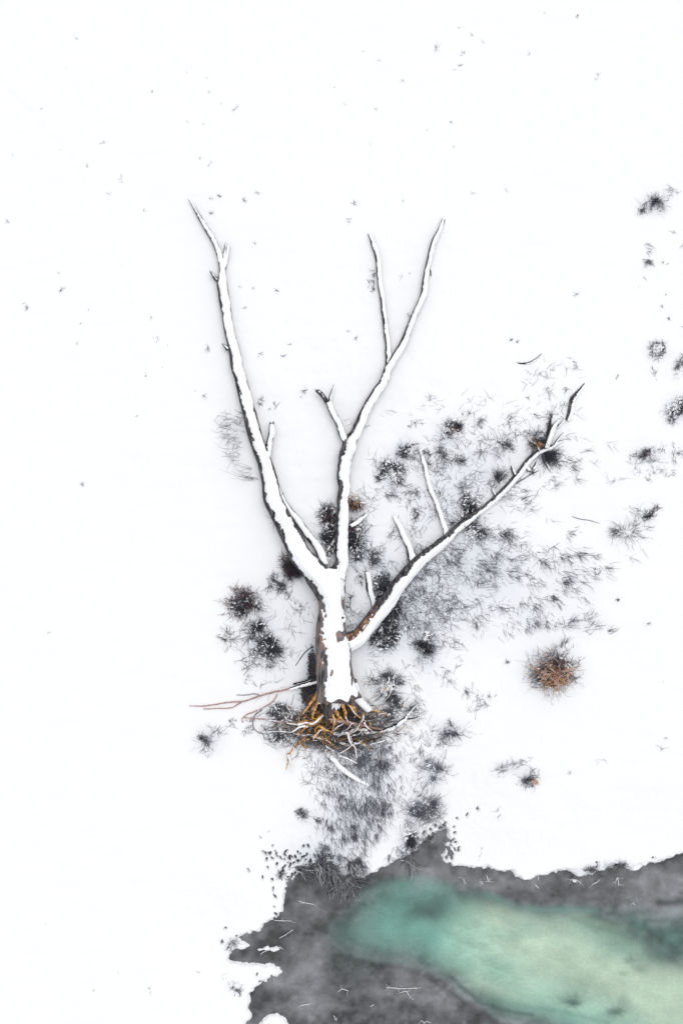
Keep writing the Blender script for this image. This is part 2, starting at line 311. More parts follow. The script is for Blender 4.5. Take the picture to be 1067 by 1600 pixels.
seg_line([(752,1562),(800,1573),(870,1580),(950,1596)], 6, (.10, .22, .18), .4)
seg_line([(760,1398),(810,1418),(860,1424),(930,1424)], 6, (.10, .24, .21), .4)
seg_line([(1030,1408),(1067,1411),(1120,1405)], 6, (.03, .035, .04), .7)
for bx_, by_, br_ in [(1048,1428,16),(1063,1420,10),(1012,1432,12),(990,1420,14),(1030,1445,12)]: seg_line([(bx_ - br_, by_), (bx_ + br_, by_ - 3)], 7, (.26, .30, .31), .4)
C = np.clip(C, .02, .8)
ca = me.color_attributes.new('ice_colour', 'FLOAT_COLOR', 'POINT'); ca.data.foreach_set('color', np.concatenate([C, np.ones((len(C), 1))], 1).astype(np.float32).ravel())
m = mat('pond ice', (.1, .1, .1), .35, .35); b = m.node_tree.nodes['Principled BSDF']
A = N(m, 'ShaderNodeAttribute', attribute_name='ice_colour'); tc = N(m, 'ShaderNodeTexCoord')
n1 = N(m, 'ShaderNodeTexNoise', Scale=14.0, Detail=8.0, Roughness=.75); lk(m, tc.outputs['Object'], n1.inputs['Vector'])
mr = N(m, 'ShaderNodeMapRange'); mr.inputs['From Min'].default_value = .3; mr.inputs['From Max'].default_value = .7; mr.inputs['To Min'].default_value = .84; mr.inputs['To Max'].default_value = 1.16; lk(m, n1.outputs[0], mr.inputs['Value'])
vm = N(m, 'ShaderNodeVectorMath', operation='SCALE'); lk(m, A.outputs['Color'], vm.inputs[0]); lk(m, mr.outputs[0], vm.inputs['Scale']); lk(m, vm.outputs[0], b.inputs['Base Color'])
n2 = N(m, 'ShaderNodeTexNoise', Scale=3.0, Detail=3.0); lk(m, tc.outputs['Object'], n2.inputs['Vector'])
bp = N(m, 'ShaderNodeBump', Strength=.15, Distance=.02); lk(m, n2.outputs[0], bp.inputs['Height']); lk(m, bp.outputs[0], b.inputs['Normal'])
pond = link('pond_water', me, m); tag(pond, 'dark frozen pond with a milky turquoise patch', 'pond', kind='structure')

# ------------------------------------------------------------------ wood: tapered, bark-ridged tubes with a ragged snow cap
def spline(P_, step):
    P_ = np.asarray(P_, float); out = []
    n = len(P_); Q = np.vstack([2 * P_[0] - P_[1], P_, 2 * P_[-1] - P_[-2]])
    for i in range(n - 1):
        p0, p1, p2, p3 = Q[i:i + 4]; L = np.linalg.norm((p2 - p1)[:3]); k = max(1, int(L / step))
        t = (np.arange(k) / k)[:, None]
        out.append(.5 * ((2 * p1) + (-p0 + p2) * t + (2 * p0 - 5 * p1 + 4 * p2 - p3) * t ** 2 + (-p0 + 3 * p1 - 3 * p2 + p3) * t ** 3))
    out.append(P_[-1:]); return np.vstack(out)
SEED = [0]
def tube_grid(pts, step, ns, rough=.10, jag=0.0, wander=0.0, jag0=0.0):
    """pts: (x,y,z,r) -> grid of verts (rings, ns, 3), normals, centres, radii"""
    SEED[0] += 1; sdv = SEED[0] * 1.37
    Q = spline(pts, step); c = Q[:, :3].copy(); r = np.maximum(Q[:, 3], .003)
    s = np.concatenate([[0], np.cumsum(np.linalg.norm(np.diff(c, axis=0), axis=1))])
    if wander:
        c[:, 0] += wander * r * fbm(s * 1.8 / max(r.mean() * 6, .2), sdv, 0, 3); c[:, 1] += wander * r * fbm(s * 1.8 / max(r.mean() * 6, .2), sdv, 9, 3)
    T = np.gradient(c, axis=0); T /= np.linalg.norm(T, axis=1)[:, None]
    B = np.cross(T, np.array([0, 0, 1.0])); bad = np.linalg.norm(B, axis=1) < 1e-3; B[bad] = [1, 0, 0]; B /= np.linalg.norm(B, axis=1)[:, None]
    Nn = np.cross(B, T)
    th = np.arange(ns) / ns * 2 * math.pi
    D = np.cos(th)[None, :, None] * B[:, None] + np.sin(th)[None, :, None] * Nn[:, None]
    R0 = max(r.mean(), .02)
    lo = fbm(np.cos(th)[None] * 1.1 + 0 * s[:, None], np.sin(th)[None] * 1.1 + 0 * s[:, None], s[:, None] * .35 / R0 * .6 + sdv, 3)
    hi = vn3(np.cos(th)[None] * 4 + 0 * s[:, None], np.sin(th)[None] * 4 + 0 * s[:, None], s[:, None] * 2.2 + sdv)
    rr = r[:, None] * (1 + rough * 1.6 * lo + rough * .6 * hi)
    V = c[:, None] + D * rr[..., None]
    if jag:
        k = np.exp(-(s[-1] - s) / (r[-1] * 1.2 + .02))[:, None] * np.abs(vn3(np.cos(th)[None] * 2.5, np.sin(th)[None] * 2.5, sdv + 3)) * jag * max(r[-1], .03)
        V = V + T[:, None] * k[..., None]
    if jag0:
        k = np.exp(-s / (r[0] * .8))[:, None] * vn3(np.cos(th)[None] * 3.2, np.sin(th)[None] * 3.2, sdv + 9) * jag0 * r[0]
        V = V - T[:, None] * k[..., None]
    return V, D, c, rr, s, th, sdv
def grid_faces(n, ns, mask=None):
    i = np.arange(n - 1)[:, None] * ns; j = np.arange(ns)[None]; j2 = (j + 1) % ns
    F = np.stack([i + j, i + j2, i + ns + j2, i + ns + j], -1)
    return F.reshape(-1, 4) if mask is None else F[mask]
def wood(name, pts, material, parent, snow=.45, lean=(.30, -.13, .8), thick=None, rough=.135, jag=0.0, wander=.35, step=None, ns=None, patchy=.35, label=None, holes=(), jag0=0.0):
    rm = max(p[3] for p in pts)
    ns = ns or int(min(130, max(8 if rm < .04 else 20, 2 * math.pi * rm / .027)))
    step = step or (.022 if rm > .04 else .05)
    V, D, c, rr, s, th, sdv = tube_grid(pts, step, ns, rough, jag, wander, jag0)
    n = len(V); VV = V.reshape(-1, 3); F = grid_faces(n, ns)
    base = len(VV); VV = np.vstack([VV, c[0], c[-1]])
    F = [F]; tri = [[base, (j + 1) % ns, j, j] for j in range(ns)] + [[base + 1, (n - 1) * ns + j, (n - 1) * ns + (j + 1) % ns, (n - 1) * ns + (j + 1) % ns] for j in range(ns)]
    me = bpy.data.meshes.new(name)
    faces = [tuple(f) for f in F[0].tolist()] + [tuple(t[:3]) for t in tri]
    me.from_pydata(VV.tolist(), [], faces); me.polygons.foreach_set('use_smooth', [True] * len(faces)); me.update()
    org = Vector(c[0]); ploc = parent.location if parent else Vector((0, 0, 0))
    me.transform(__import__('mathutils').Matrix.Translation(-org))
    o = link(name, me, material, parent, org - ploc)
    if label: o['label'] = label
    if snow is not None:
        L = np.array(lean, float); L /= np.linalg.norm(L)
        cov = D @ L - snow
        x, y, z = V[..., 0], V[..., 1], V[..., 2]
        cov = cov + patchy * fbm(x * 1.7, y * 1.7, z * 1.7 + sdv, 3) * .8 + patchy * .7 * fbm(x * 9, y * 9, z * 9 + sdv, 3)
        cov = cov - .10 + patchy * .9 * np.clip(vn3(x * 14, y * 14, z * 14 + sdv) - .25, 0, 1) * (cov < .1) * (cov > -.6)
        cov = cov - patchy * 1.1 * np.clip(vn3(x * 6, y * 2.2, z * 6 + 2 * sdv) - .45, 0, 1) * (cov < .35)
        for hx, hy, ha, hb, hr in holes:
            gx0, gy0, _g = P(hx, hy, float(c[:, 2].mean()) + rm); c_, s_ = math.cos(hr), math.sin(hr); ux, uy = x - gx0, y - gy0
            qq = ((ux * c_ + uy * s_) / (ha * K)) ** 2 + ((-ux * s_ + uy * c_) / (hb * K)) ** 2
            cov = cov - np.exp(-qq) * (.9 + 3.2 * fbm(x * 11, y * 6, 3, 3))
        t = thick if thick is not None else min(.036, .010 + rm * .10)
        k = sstep(0, .30, cov)
        off = .003 + t * k * (1 + .35 * fbm(x * 3, y * 3, z * 3, 3))
        up = np.array([0, 0, 1.0]); dirn = D * .75 + up * .25
        S = V + dirn * off[..., None]
        msk = cov > 0; j2 = (np.arange(ns) + 1) % ns
        fm = msk[:-1] & msk[:-1][:, j2] & msk[1:] & msk[1:][:, j2]
        FS = grid_faces(n, ns, fm)
        if len(FS):
            used = np.unique(FS); rem = np.full(n * ns, -1); rem[used] = np.arange(len(used))
            sm = mesh('snow_cover', S.reshape(-1, 3)[used] - np.array(org), rem[FS])
            link('snow_cover', sm, M['snow_cap'], o)
    return o
def path(pts, lift=(0, 0), sit=.72):
    out = []; n = len(pts)
    for i, (a, b, wd) in enumerate(pts):
        r = wd * .5 * K; up = lift[0] + (lift[1] - lift[0]) * i / (n - 1)
        x, y, z = G(a, b, r * sit + up); out.append((x, y, z, r))
    return out

tx, ty, tz = G(524, 1075)
tree = empty('fallen_tree', (tx, ty, tz), 'huge bare fallen tree with forked snow capped limbs and torn up orange roots', 'tree')
W = lambda pts, mat_='bark', nm='limb', lift=(0, 0), sit=.72, **k: wood(nm, path([(a, b, c * (.92 if 7 < c < 26 and nm != 'trunk' else 1)) for a, b, c in pts], lift, sit), M[mat_], tree, **k)
W([(533,1100,70),(531,1090,64),(527,1072,58),(523,1040,54),(522,1010,52),(518,980,44),(518,950,38),(516,925,42),(515,905,42),(516,893,34)], 'bark_trunk', nm='trunk', lift=(.22, .05), snow=.46, holes=[(530,997,9,6,.4),(516,1064,1.2,12,-.2),(549,1052,1.5,16,.05),(507,1050,2.5,12,0),(503,957,5,9,0),(536,960,1.5,20,.1)], rough=.09, wander=.1, jag0=.75, patchy=.34, label='thick trunk with bare grey bark along its left flank')
# west limb and its companions
W([(515,925,42),(503,905,40),(488,886,37),(467,862,33),(452,836,30),(438,809,28),(427,781,27),(420,752,25),(413,724,23),(404,696,22),(396,672,22),(389,648,22),(385,627,21),(378,599,20),(370,571,19),(364,543,18),(357,515,17),(353,487,16),(348,459,16),(346,442,17),(347,425,11),(344,402,10),(336,380,9),(325,360,8),(313,341,6),(303,323,4),(296,311,2)], lift=(.08, .04), snow=.50, rough=.13, wander=.25, label='longest limb, sweeping up to the far left')
W([(507,882,15),(497,856,13),(480,834,12),(464,812,11),(452,797,9),(443,781,7),(434,758,5),(427,738,4),(424,722,3)], lift=(.08, .10), snow=.46, wander=.1)
W([(417,716,12),(420,698,12),(421,688,9),(424,676,10),(424,664,8)], nm='stub', lift=(.10, .22), snow=.5, jag=3.5, rough=.16)
W([(347,446,12),(341,439,8),(336,435,6),(332,428,4)], nm='stub', lift=(.08, .15), snow=.6, jag=4)
W([(348,420,9),(351,408,7),(351,396,5),(353,381,2)], nm='stub', lift=(.04, .1), snow=.7, jag=3)
W([(350,416,8),(354,400,5),(357,384,3)], nm='stub', lift=(.04, .12), snow=.4, jag=3)
# middle limb with its forks
W([(522,905,30),(530,885,24),(534,865,21),(535,830,20),(536,800,20),(536,766,20),(539,730,21),(542,705,22),(546,688,20),(557,675,17),(566,656,16),(578,629,15),(594,601,14),(608,574,13),(620,555,11),(632,531,11),(643,500,10),(652,480,10),(660,460,10),(664,433,9),(667,416,7.5),(678,378,7),(687,356,5),(692,341,3)], lift=(.10, .08), snow=.50, label='middle limb reaching up to the right fork')
W([(606,575,11),(607,559,10),(604,530,9),(600,490,8.5),(596,460,8),(592,432,8),(590,404,8),(584,382,7),(578,369,4)], lift=(.03, .03), snow=.46, jag=4)
W([(543,693,15),(537,683,12),(530,666,11),(520,646,10.5),(513,629,10)], lift=(.10, .16), snow=.46, rough=.12)
W([(514,634,8),(508,624,7),(503,618,7),(499,614,6)], nm='stub', mat_='bark', lift=(.16, .2), snow=.8, jag=4)
W([(514,630,6),(517,616,4),(522,601,1.5)], nm='stub', lift=(.16, .2), snow=.7, jag=2)
W([(687,356,3),(692,350,2.5),(695,343,1.2)], nm='stub', lift=(.06, .06), snow=None)
W([(668,418,3.5),(672,424,3),(673,431,1.5)], nm='stub', lift=(.06, .06), snow=None)
# east limb with its forks
W([(540,1004,30),(556,997,27),(572,983,25),(599,947,24),(628,907,24),(647,884,22),(666,867,18),(684,854,17),(697,843,16),(711,829,13),(734,810,11),(764,787,9.5),(790,762,9),(809,741,9),(824,721,9),(840,706,8),(858,700,6),(872,691,3),(880,688,1.5)], lift=(.10, .02), snow=.47, lean=(.5, -.45, .75), label='limb bending out to the right')
W([(650,884,18),(645,872,14),(640,858,10.5),(631,838,10),(620,816,8),(615,806,4)], lift=(.04, -.02), snow=.25)
W([(702,846,12),(697,834,9),(691,815,7),(681,784,6.5),(671,762,7.5),(666,738,6.5),(660,718,6),(656,703,4)], lift=(.04, -.03), snow=.2)
W([(853,700,8),(858,684,8),(865,667,7),(871,658,3)], lift=(.03, .04), snow=.35, jag=2)
W([(854,692,6),(857,675,5),(859,660,4),(862,650,2)], mat_='bark_dark', lift=(.02, .08), snow=.9, jag=2)
W([(806,744,6),(801,735,5),(799,729,3)], mat_='bark_dark', nm='stub', lift=(.04, .1), snow=.6, jag=2)
W([(842,704,5),(836,694,4),(829,689,2)], mat_='bark_dark', nm='stub', lift=(.04, .1), snow=.6, jag=2)
W([(869,668,4),(877,661,3),(880,655,1.5)], mat_='bark', nm='stub', lift=(.04, .1), snow=.6, jag=2)
W([(866,695,4),(873,684,3),(880,676,1.2)], mat_='bark', nm='stub', lift=(.04, .08), snow=.5, jag=2)
W([(775,776,5),(770,768,3.5),(769,763,2)], mat_='bark', nm='stub', lift=(.04, .1), snow=.6, jag=2)
W([(357,545,7),(352,541,4),(349,538,2)], mat_='bark_dark', nm='stub', lift=(.12, .15), snow=.8, jag=2)
W([(646,497,4),(640,493,2.5),(637,489,1.2)], mat_='bark_dark', nm='stub', lift=(.08, .1), snow=.8, jag=2)
W([(822,730,6),(830,735,5),(838,722,3)], mat_='bark_dark', nm='stub', lift=(0, 0), snow=.6)
# torn bark and knots
for pts, mt in (([(541,1000,14),(556,990,13),(572,972,9),(590,949,4)], 'bark_warm'), ([(503,966,9),(505,958,12),(507,950,8)], 'bark_warm')):
    W(pts, mt, 'torn_bark', lift=(.42, .34) if len(pts) == 4 else (.42, .42), snow=.84, jag=1, patchy=.7)
# ---- main roots: hand placed
def R(pts, mt='root_orange', lift=(.1, .1), snow=None, **k): return W(pts, mt, 'root', lift=lift, snow=snow, rough=.16, wander=.6, **k)
R([(506,1084,12),(509,1094,8),(514,1106,7),(514,1119,5)], lift=(.55, .30))
R([(511,1098,7),(521,1107,6),(529,1118,5),(536,1126,3)], lift=(.45, .25))
R([(543,1084,11),(546,1096,8),(552,1105,5),(556,1112,3)], lift=(.50, .25))
R([(546,1066,24),(554,1082,18),(563,1095,13),(575,1108,9)], 'bark_trunk', lift=(.45, .22), snow=.15, jag=1.5)
R([(526,1072,30),(524,1090,22),(523,1103,13)], 'bark_trunk', lift=(.5, .45), snow=.15, jag=1.5)
R([(512,1068,26),(507,1084,18),(503,1096,10)], 'bark_trunk', lift=(.42, .4), snow=.2, jag=1.5)
R([(540,1080,12),(541,1094,9),(538,1104,5)], 'bark_dark', lift=(.35, .15), snow=.9)
R([(500,1092,7),(492,1100,7),(486,1110,5),(484,1120,3)], 'bark_warm', lift=(.3, .1), snow=.9)
R([(506,1057,11),(496,1063,9.5),(486,1067,8),(470,1072,6),(453,1076,3.5)], 'bark_dark', lift=(.35, .15), snow=.45)
R([(500,1054,5),(488,1061,5),(472,1066,4),(458,1069,2.5)], 'bark_dark', lift=(.15, .1), snow=.95)
R([(460,1074,3.4),(440,1079,3),(425,1082,2.8),(408,1087,2.5),(394,1092,2.3),(380,1096,2.2),(360,1097,2),(340,1100,1.9),(318,1103,1.8),(296,1103,1.3)], 'root_pink', lift=(.12, .03))
R([(380,1096,2),(371,1101,1.8),(362,1106,1.7),(340,1107,1.6),(318,1108,1.3)], 'root_pink', lift=(.04, .02))
R([(408,1087,1.8),(398,1084,1.5),(386,1086,1.3),(370,1086,1)], 'bark_pale', lift=(.05, .02))
R([(434,1085,1.5),(428,1094,1.6),(420,1101,1.8),(400,1111,1.8),(385,1117,1.7),(378,1124,1.6),(380,1129,1.4)], 'root_pink', lift=(.06, .04))
R([(410,1109,1.6),(400,1116,1.6),(395,1126,1.5),(397,1138,1.3),(406,1146,1.2),(410,1146,1.1),(414,1154,1)], 'bark_pale', lift=(.05, .02))
R([(380,1121,1.6),(396,1123,1.8),(424,1125,2),(444,1129,2.6),(468,1132,4),(486,1133,6)], 'root_pink', lift=(.04, .18), snow=.7)
R([(408,1133,1.5),(414,1139,2),(420,1142,2.4),(448,1143,2.8),(470,1147,4),(490,1149,5)], 'bark_dark', lift=(.05, .15), snow=.55)
R([(478,1150,5),(470,1158,3.5),(460,1168,2.5),(451,1180,2),(450,1190,1.6),(447,1203,1)], 'root_orange', lift=(.15, .02))
R([(466,1133,5),(476,1128,6),(487,1130,6),(497,1124,5),(505,1116,5)], 'root_orange', lift=(.22, .3), snow=.62)
R([(512,1122,4.5),(530,1127,4.2),(555,1131,4),(578,1136,3),(597,1141,2),(606,1148,1.2)], 'root_pink', lift=(.35, .12), snow=.9)
R([(566,1144,4.5),(590,1144,5),(612,1137,6),(630,1126,6),(636,1117,3),(644,1108,2.2),(652,1100,1.5)], 'bark_dark', lift=(.1, .1), snow=.4)
R([(633,1124,2.5),(643,1123,2),(654,1120,1)], 'bark_dark', lift=(.1, .05), snow=.8)
R([(580,1122,2.8),(590,1116,2.6),(603,1113,2),(612,1112,1)], 'bark_pale', lift=(.2, .2), snow=.7)
R([(577,1128,2),(580,1137,1.8),(581,1147,1.2)], 'root_orange', lift=(.2, .15))
R([(520,1146,5),(540,1145,6),(556,1140,6),(575,1141,4)], 'bark_dark', lift=(.16, .16), snow=.3)
R([(530,1160,5),(545,1163,5),(560,1160,4),(572,1165,3)], 'bark_dark', lift=(.1, .05), snow=.35)
R([(488,1150,5),(500,1153,6),(512,1158,4),(524,1168,3)], 'root_orange', lift=(.2, .12), snow=.75)
R([(500,1157,3),(510,1167,3.2),(520,1172,3.2),(531,1180,3),(545,1186,3),(557,1192,2)], 'bark_dark', lift=(.1, .03), snow=.5)
R([(480,1170,2),(470,1160,3),(484,1154,3)], 'root_orange', lift=(.05, .2))
for pts, l0, l1 in (([(498,1082,9),(490,1092,7),(482,1104,5),(472,1116,3),(462,1122,1.5)], .45, .15), ([(502,1086,8),(496,1100,6),(489,1114,5),(488,1130,3),(480,1142,1.5)], .5, .15),
        ([(532,1092,9),(538,1108,7),(541,1122,5),(550,1138,2.5)], .5, .2), ([(548,1088,7),(560,1100,5),(578,1108,4),(598,1114,2),(610,1121,1)], .4, .15), ([(520,1094,7),(518,1110,6),(522,1126,5),(518,1144,3),(508,1158,1.5)], .5, .2),
        ([(538,1088,6),(546,1102,5),(556,1116,4),(572,1127,2)], .48, .25)):
    R([(a, b, c * .72) for a, b, c in pts], lift=(l0, l1), snow=RS.choice([None, .9, .8]))
# ---- the earth of the root plate
def lump(name, px, py, rx, ry, hgt, material, parent, label=None, up=0):
    n, mm = 26, 34; th = np.linspace(0, 2 * math.pi, mm, endpoint=False); ph = np.linspace(0, math.pi * .6, n)
    cx, cy, cz = G(px, py, hgt * .5)
    T_, P_ = np.meshgrid(th, ph); d = np.stack([np.sin(P_) * np.cos(T_), np.sin(P_) * np.sin(T_), np.cos(P_)], -1)
    k = 1 + .38 * fbm(d[..., 0] * 2 + px, d[..., 1] * 2, d[..., 2] * 2, 4)
    V = d * np.array([rx * K, ry * K, hgt]) * k[..., None]; V[..., 2] -= .1
    F = grid_faces(n, mm)
    return link(name, mesh(name, V.reshape(-1, 3), F), material, parent, Vector((cx, cy, cz - hgt * .5 + up)) - (parent.location if parent else Vector()))
lump('root_plate', 516, 1106, 36, 15, .34, M['soil'], tree, up=-.05)
lump('root_plate', 490, 1098, 15, 13, .3, M['bark_warm'], tree, up=-.05)
# ---- random roots, each its own part
rs = random.Random(11)
kinds = ['root_orange'] * 6 + ['bark_dark'] * 8 + ['root_yellow'] * 1 + ['bark_pale'] * 3 + ['root_pink'] * 2 + ['bark_warm'] * 2
for i in range(60):
    cx = rs.gauss(522, 36); cy = rs.gauss(1132, 15)
    if i < 16: cx = rs.gauss(490, 13); cy = rs.gauss(1130, 12)
    ang = rs.choice([rs.gauss(math.pi, .5), rs.gauss(0.1, .5), rs.gauss(math.pi / 2, .7)]); L = rs.uniform(14, 42); wd = rs.choice([1.6, 2, 2.5, 3, 4])
    pts = []; a = ang; qx, qy = cx, cy; nseg = 5
    for k in range(nseg + 1):
        pts.append((qx, qy, wd * (1 - .7 * k / nseg))); a += rs.gauss(0, .35); qx += math.cos(a) * L / nseg; qy += math.sin(a) * L / nseg
    dd = math.hypot((cx - 503) / 30, (cy - 1116) / 20)
    mt = rs.choice(['root_orange', 'root_orange', 'root_yellow', 'root_yellow', 'bark_warm']) if dd < .95 else rs.choice(['root_orange', 'bark_dark', 'bark_dark', 'bark_dark', 'bark_pale', 'root_pink'])
    sn = rs.choice([.35, .5, .6, .75]) if mt in ('bark_dark', 'bark_pale', 'root_pink') else rs.choice([None, None, .85])
    l0 = rs.uniform(.1, .38); R(pts, mt, lift=(l0, l0 + rs.uniform(-.12, .05)), snow=sn)

# ------------------------------------------------------------------ twigs, all vectorised
def twig_mesh(name, P0, az, el, L, r, seg=3, bend=.35, droop=.3, rng=RS):
    """P0 (N,3); az, el, L, r (N,): curved three-sided stems"""
    n = len(P0); k = seg + 1
    pts = np.zeros((n, k, 3)); pts[:, 0] = P0; a = az.copy(); e = el.copy()
    for i in range(seg):
        d = np.stack([np.cos(a) * np.cos(e), np.sin(a) * np.cos(e), np.sin(e)], -1)
        pts[:, i + 1] = pts[:, i] + d * (L / seg)[:, None]; a = a + rng.normal(0, bend, n); e = e - droop * rng.uniform(.2, 1.2, n)
    T = np.gradient(pts, axis=1); T /= np.linalg.norm(T, axis=2)[..., None] + 1e-9
    B = np.cross(T, np.array([0, 0, 1.0])); B /= np.linalg.norm(B, axis=2)[..., None] + 1e-6; Nn = np.cross(B, T)
    rad = r[:, None] * np.linspace(1, .35, k)[None]
    V = np.stack([pts + (B * math.cos(t) + Nn * math.sin(t)) * rad[..., None] for t in (math.pi / 2, math.pi * 7 / 6, math.pi * 11 / 6)], 2)
    V = V.reshape(n, k * 3, 3)
    f = []
    for i in range(seg):
        for j in range(3):
            f.append([i * 3 + j, i * 3 + (j + 1) % 3, i * 3 + 3 + (j + 1) % 3, i * 3 + 3 + j])
    F = (np.array(f)[None] + (np.arange(n) * k * 3)[:, None, None]).reshape(-1, 4)
    return mesh(name, V.reshape(-1, 3), F, False), pts
def ico(sub=1):
    import bmesh; bm = bmesh.new(); bmesh.ops.create_icosphere(bm, subdivisions=sub, radius=1)
    v = np.array([q.co[:] for q in bm.verts]); f = np.array([[q.index for q in p.verts] for p in bm.faces]); bm.free(); return v, f
ICO = ico(2)
def blobs_mesh(name, C0, S, seed=0):
    v, f = ICO; n = len(C0); rot = RS.uniform(0, 6.28, n)
    c, s = np.cos(rot), np.sin(rot)
    V = v[None] * S[:, None, :]
    nz = fbm(v[None, :, 0] * 1.6 + C0[:, :1] * 7, v[None, :, 1] * 1.6 + C0[:, 1:2] * 7, v[None, :, 2] * 1.6, 2)
    V = V * (1 + .5 * nz)[..., None]
    V = np.stack([V[..., 0] * c[:, None] - V[..., 1] * s[:, None], V[..., 0] * s[:, None] + V[..., 1] * c[:, None], V[..., 2]], -1) + C0[:, None]
    F = (f[None] + (np.arange(n) * len(v))[:, None, None]).reshape(-1, 3)
    return mesh(name, V.reshape(-1, 3), F)
def g_points(px, py, up=0.0):
    x = (px - 533.5) * K * .992; y = (800 - py) * K * .992
    return np.stack([x, y, gz(x, y) + up], -1)
def stems(parent, name, origin, px, py, n, rx, ry, length, thick, material, mode='radial', ang=0.0, spread=.6, el=(.1, .8), height=0.0, rot=0.0, clump=0, hollow=0.0, seg=3, bend=.22, even=False):
    """n twigs rooted in an ellipse of radii rx, ry px"""
    if clump:
        cc = RS.normal(size=(clump, 2)) * .62; q = cc[np.minimum((RS.rand(n) ** 1.5 * clump).astype(int), clump - 1)] + RS.normal(size=(n, 2)) * RS.choice([.1, .2, .3], n)[:, None]
    else:
        q = RS.normal(size=(n, 2)) * .5
    if n >= 40 and not hollow and not even:            # uneven outline: keep the candidates a noise field favours
        m3 = 3 * n; cc2 = RS.normal(size=(m3, 2)) * .62
        if clump: cc2[::2] = cc[np.minimum((RS.rand(len(cc2[::2])) ** 1.5 * clump).astype(int), clump - 1)] + RS.normal(size=(len(cc2[::2]), 2)) * .22
        sc = fbm((px + cc2[:, 0] * rx) * .095, (py + cc2[:, 1] * ry) * .095, 5.0, 3) * 1.6 - .42 * (cc2 ** 2).sum(1) + RS.normal(0, .10, m3)
        q = cc2[np.argsort(-sc)[:n]]; q = q[RS.permutation(n)]
    if hollow:
        rr = np.linalg.norm(q, axis=1, keepdims=True) + 1e-6; q = q / rr * (hollow + rr * (1 - hollow))
    c, s = math.cos(rot), math.sin(rot); ex, ey = q[:, 0] * rx, q[:, 1] * ry
    ppx, ppy = px + ex * c - ey * s, py + ex * s + ey * c
    P0 = g_points(ppx, ppy, -.01); P0[:, 2] += RS.uniform(0, 1, n) * height * np.exp(-(q ** 2).sum(1))
    if mode == 'radial': az = np.arctan2(-(ppy - py), ppx - px) + RS.normal(0, spread, n)
    elif mode == 'dir': az = math.radians(ang) + RS.normal(0, spread, n)
    else: az = 5.5 * fbm(ppx * .02, ppy * .02, 1.0, 2) + RS.choice([0, 1.2, 3.1], n) + RS.normal(0, .55, n)
    e = RS.uniform(el[0], el[1], n); L = length * RS.uniform(.4, 1.3, n) * K; r = thick * RS.uniform(.55, 1.25, n)
    me, pts = twig_mesh(name, P0 - np.array(origin), az, e, L, r, seg, bend)
    o = link(name, me, material, parent) if parent else link(name, me, material, None, origin)
    if parent and name != 'stems': o['kind'] = 'stuff'
    return o, pts
def shrub(px, py, rx, ry, n, label, cat='shrub', group=None, name='shrub', length=13, thick=.008, tone='twig', mode='random', ang=0, spread=.6,
          el=(.15, .9), height=.22, rot=0.0, clump=9, snow=.10, extra=None, side=1.5, hollow=0, halo=.5, even=False):
    org = Vector(G(px, py)); n = max(4, int(n * .56)); rx *= 1.12; ry *= 1.12; clump = int(clump * 1.6); thick *= 1.0
    root = empty(name, org, label, cat, group)
    o, pts = stems(root, 'stems', org, px, py, n, rx, ry, length, thick, M[tone], mode, ang, spread, el, height, rot, clump, hollow, even=even)
    # side shoots
    k = int(n * side)
    if k >= 40:
        i = RS.randint(0, n, k); j = RS.randint(1, 4, k); st = pts[i, j]
        dv = pts[i, j] - pts[i, j - 1]; az = np.arctan2(dv[:, 1], dv[:, 0]) + RS.choice([-1, 1], k) * RS.uniform(.3, 1.1, k)
        me, _ = twig_mesh('side_shoots', st, az, RS.uniform(-.2, .7, k), length * K * RS.uniform(.2, .6, k), thick * .6 * RS.uniform(.6, 1.1, k), 2, .4)
        link('side_shoots', me, M[tone], root)['kind'] = 'stuff'
    if halo and n * halo >= 30:                                # fine outlying stems, greyer
        stems(root, 'outer_shoots', org, px, py, int(n * halo), rx * 1.25, ry * 1.25, length * 1.1, thick * .5, M['twig_grey'], 'radial', 0, .7, (.05, .5), height * .5, rot, 0)
    if extra:
        for (tn, cnt, scl, th2, off) in extra:
            stems(root, 'coloured_stems', org, px + off[0], py + off[1], cnt, rx * scl, ry * scl, length * .9, th2, M[tn], 'random', 0, .6, (.1, .9), height * 1.5, rot, 0 if n > 300 else 9, even=True)
    ns = int(n * snow * 4.5)
    if ns > 40:
        q = RS.normal(size=(ns, 2)) * .5; C0 = g_points(px + q[:, 0] * rx * 1.1, py + q[:, 1] * ry * 1.1); C0[:, 2] += height * .7 * RS.uniform(.3, 1.1, ns)
        z = RS.uniform(.008, .032, ns)
        link('snow_cover', blobs_mesh('snow_cover', C0 - np.array(org), np.stack([z * RS.uniform(1, 3.2, ns), z * .8, z * .5], -1)), M['snow_cap'], root)['kind'] = 'stuff'
    return root
EXEC_SHRUBS = True
OR = lambda c, s=.5, t=.011, off=(0, 0): ('twig_orange', c, s, t, off)
RD = lambda c, s=.9, t=.008, off=(0, 0): ('twig_red', c, s, t, off)
D_ = 'dark heath shrubs around the fallen tree'
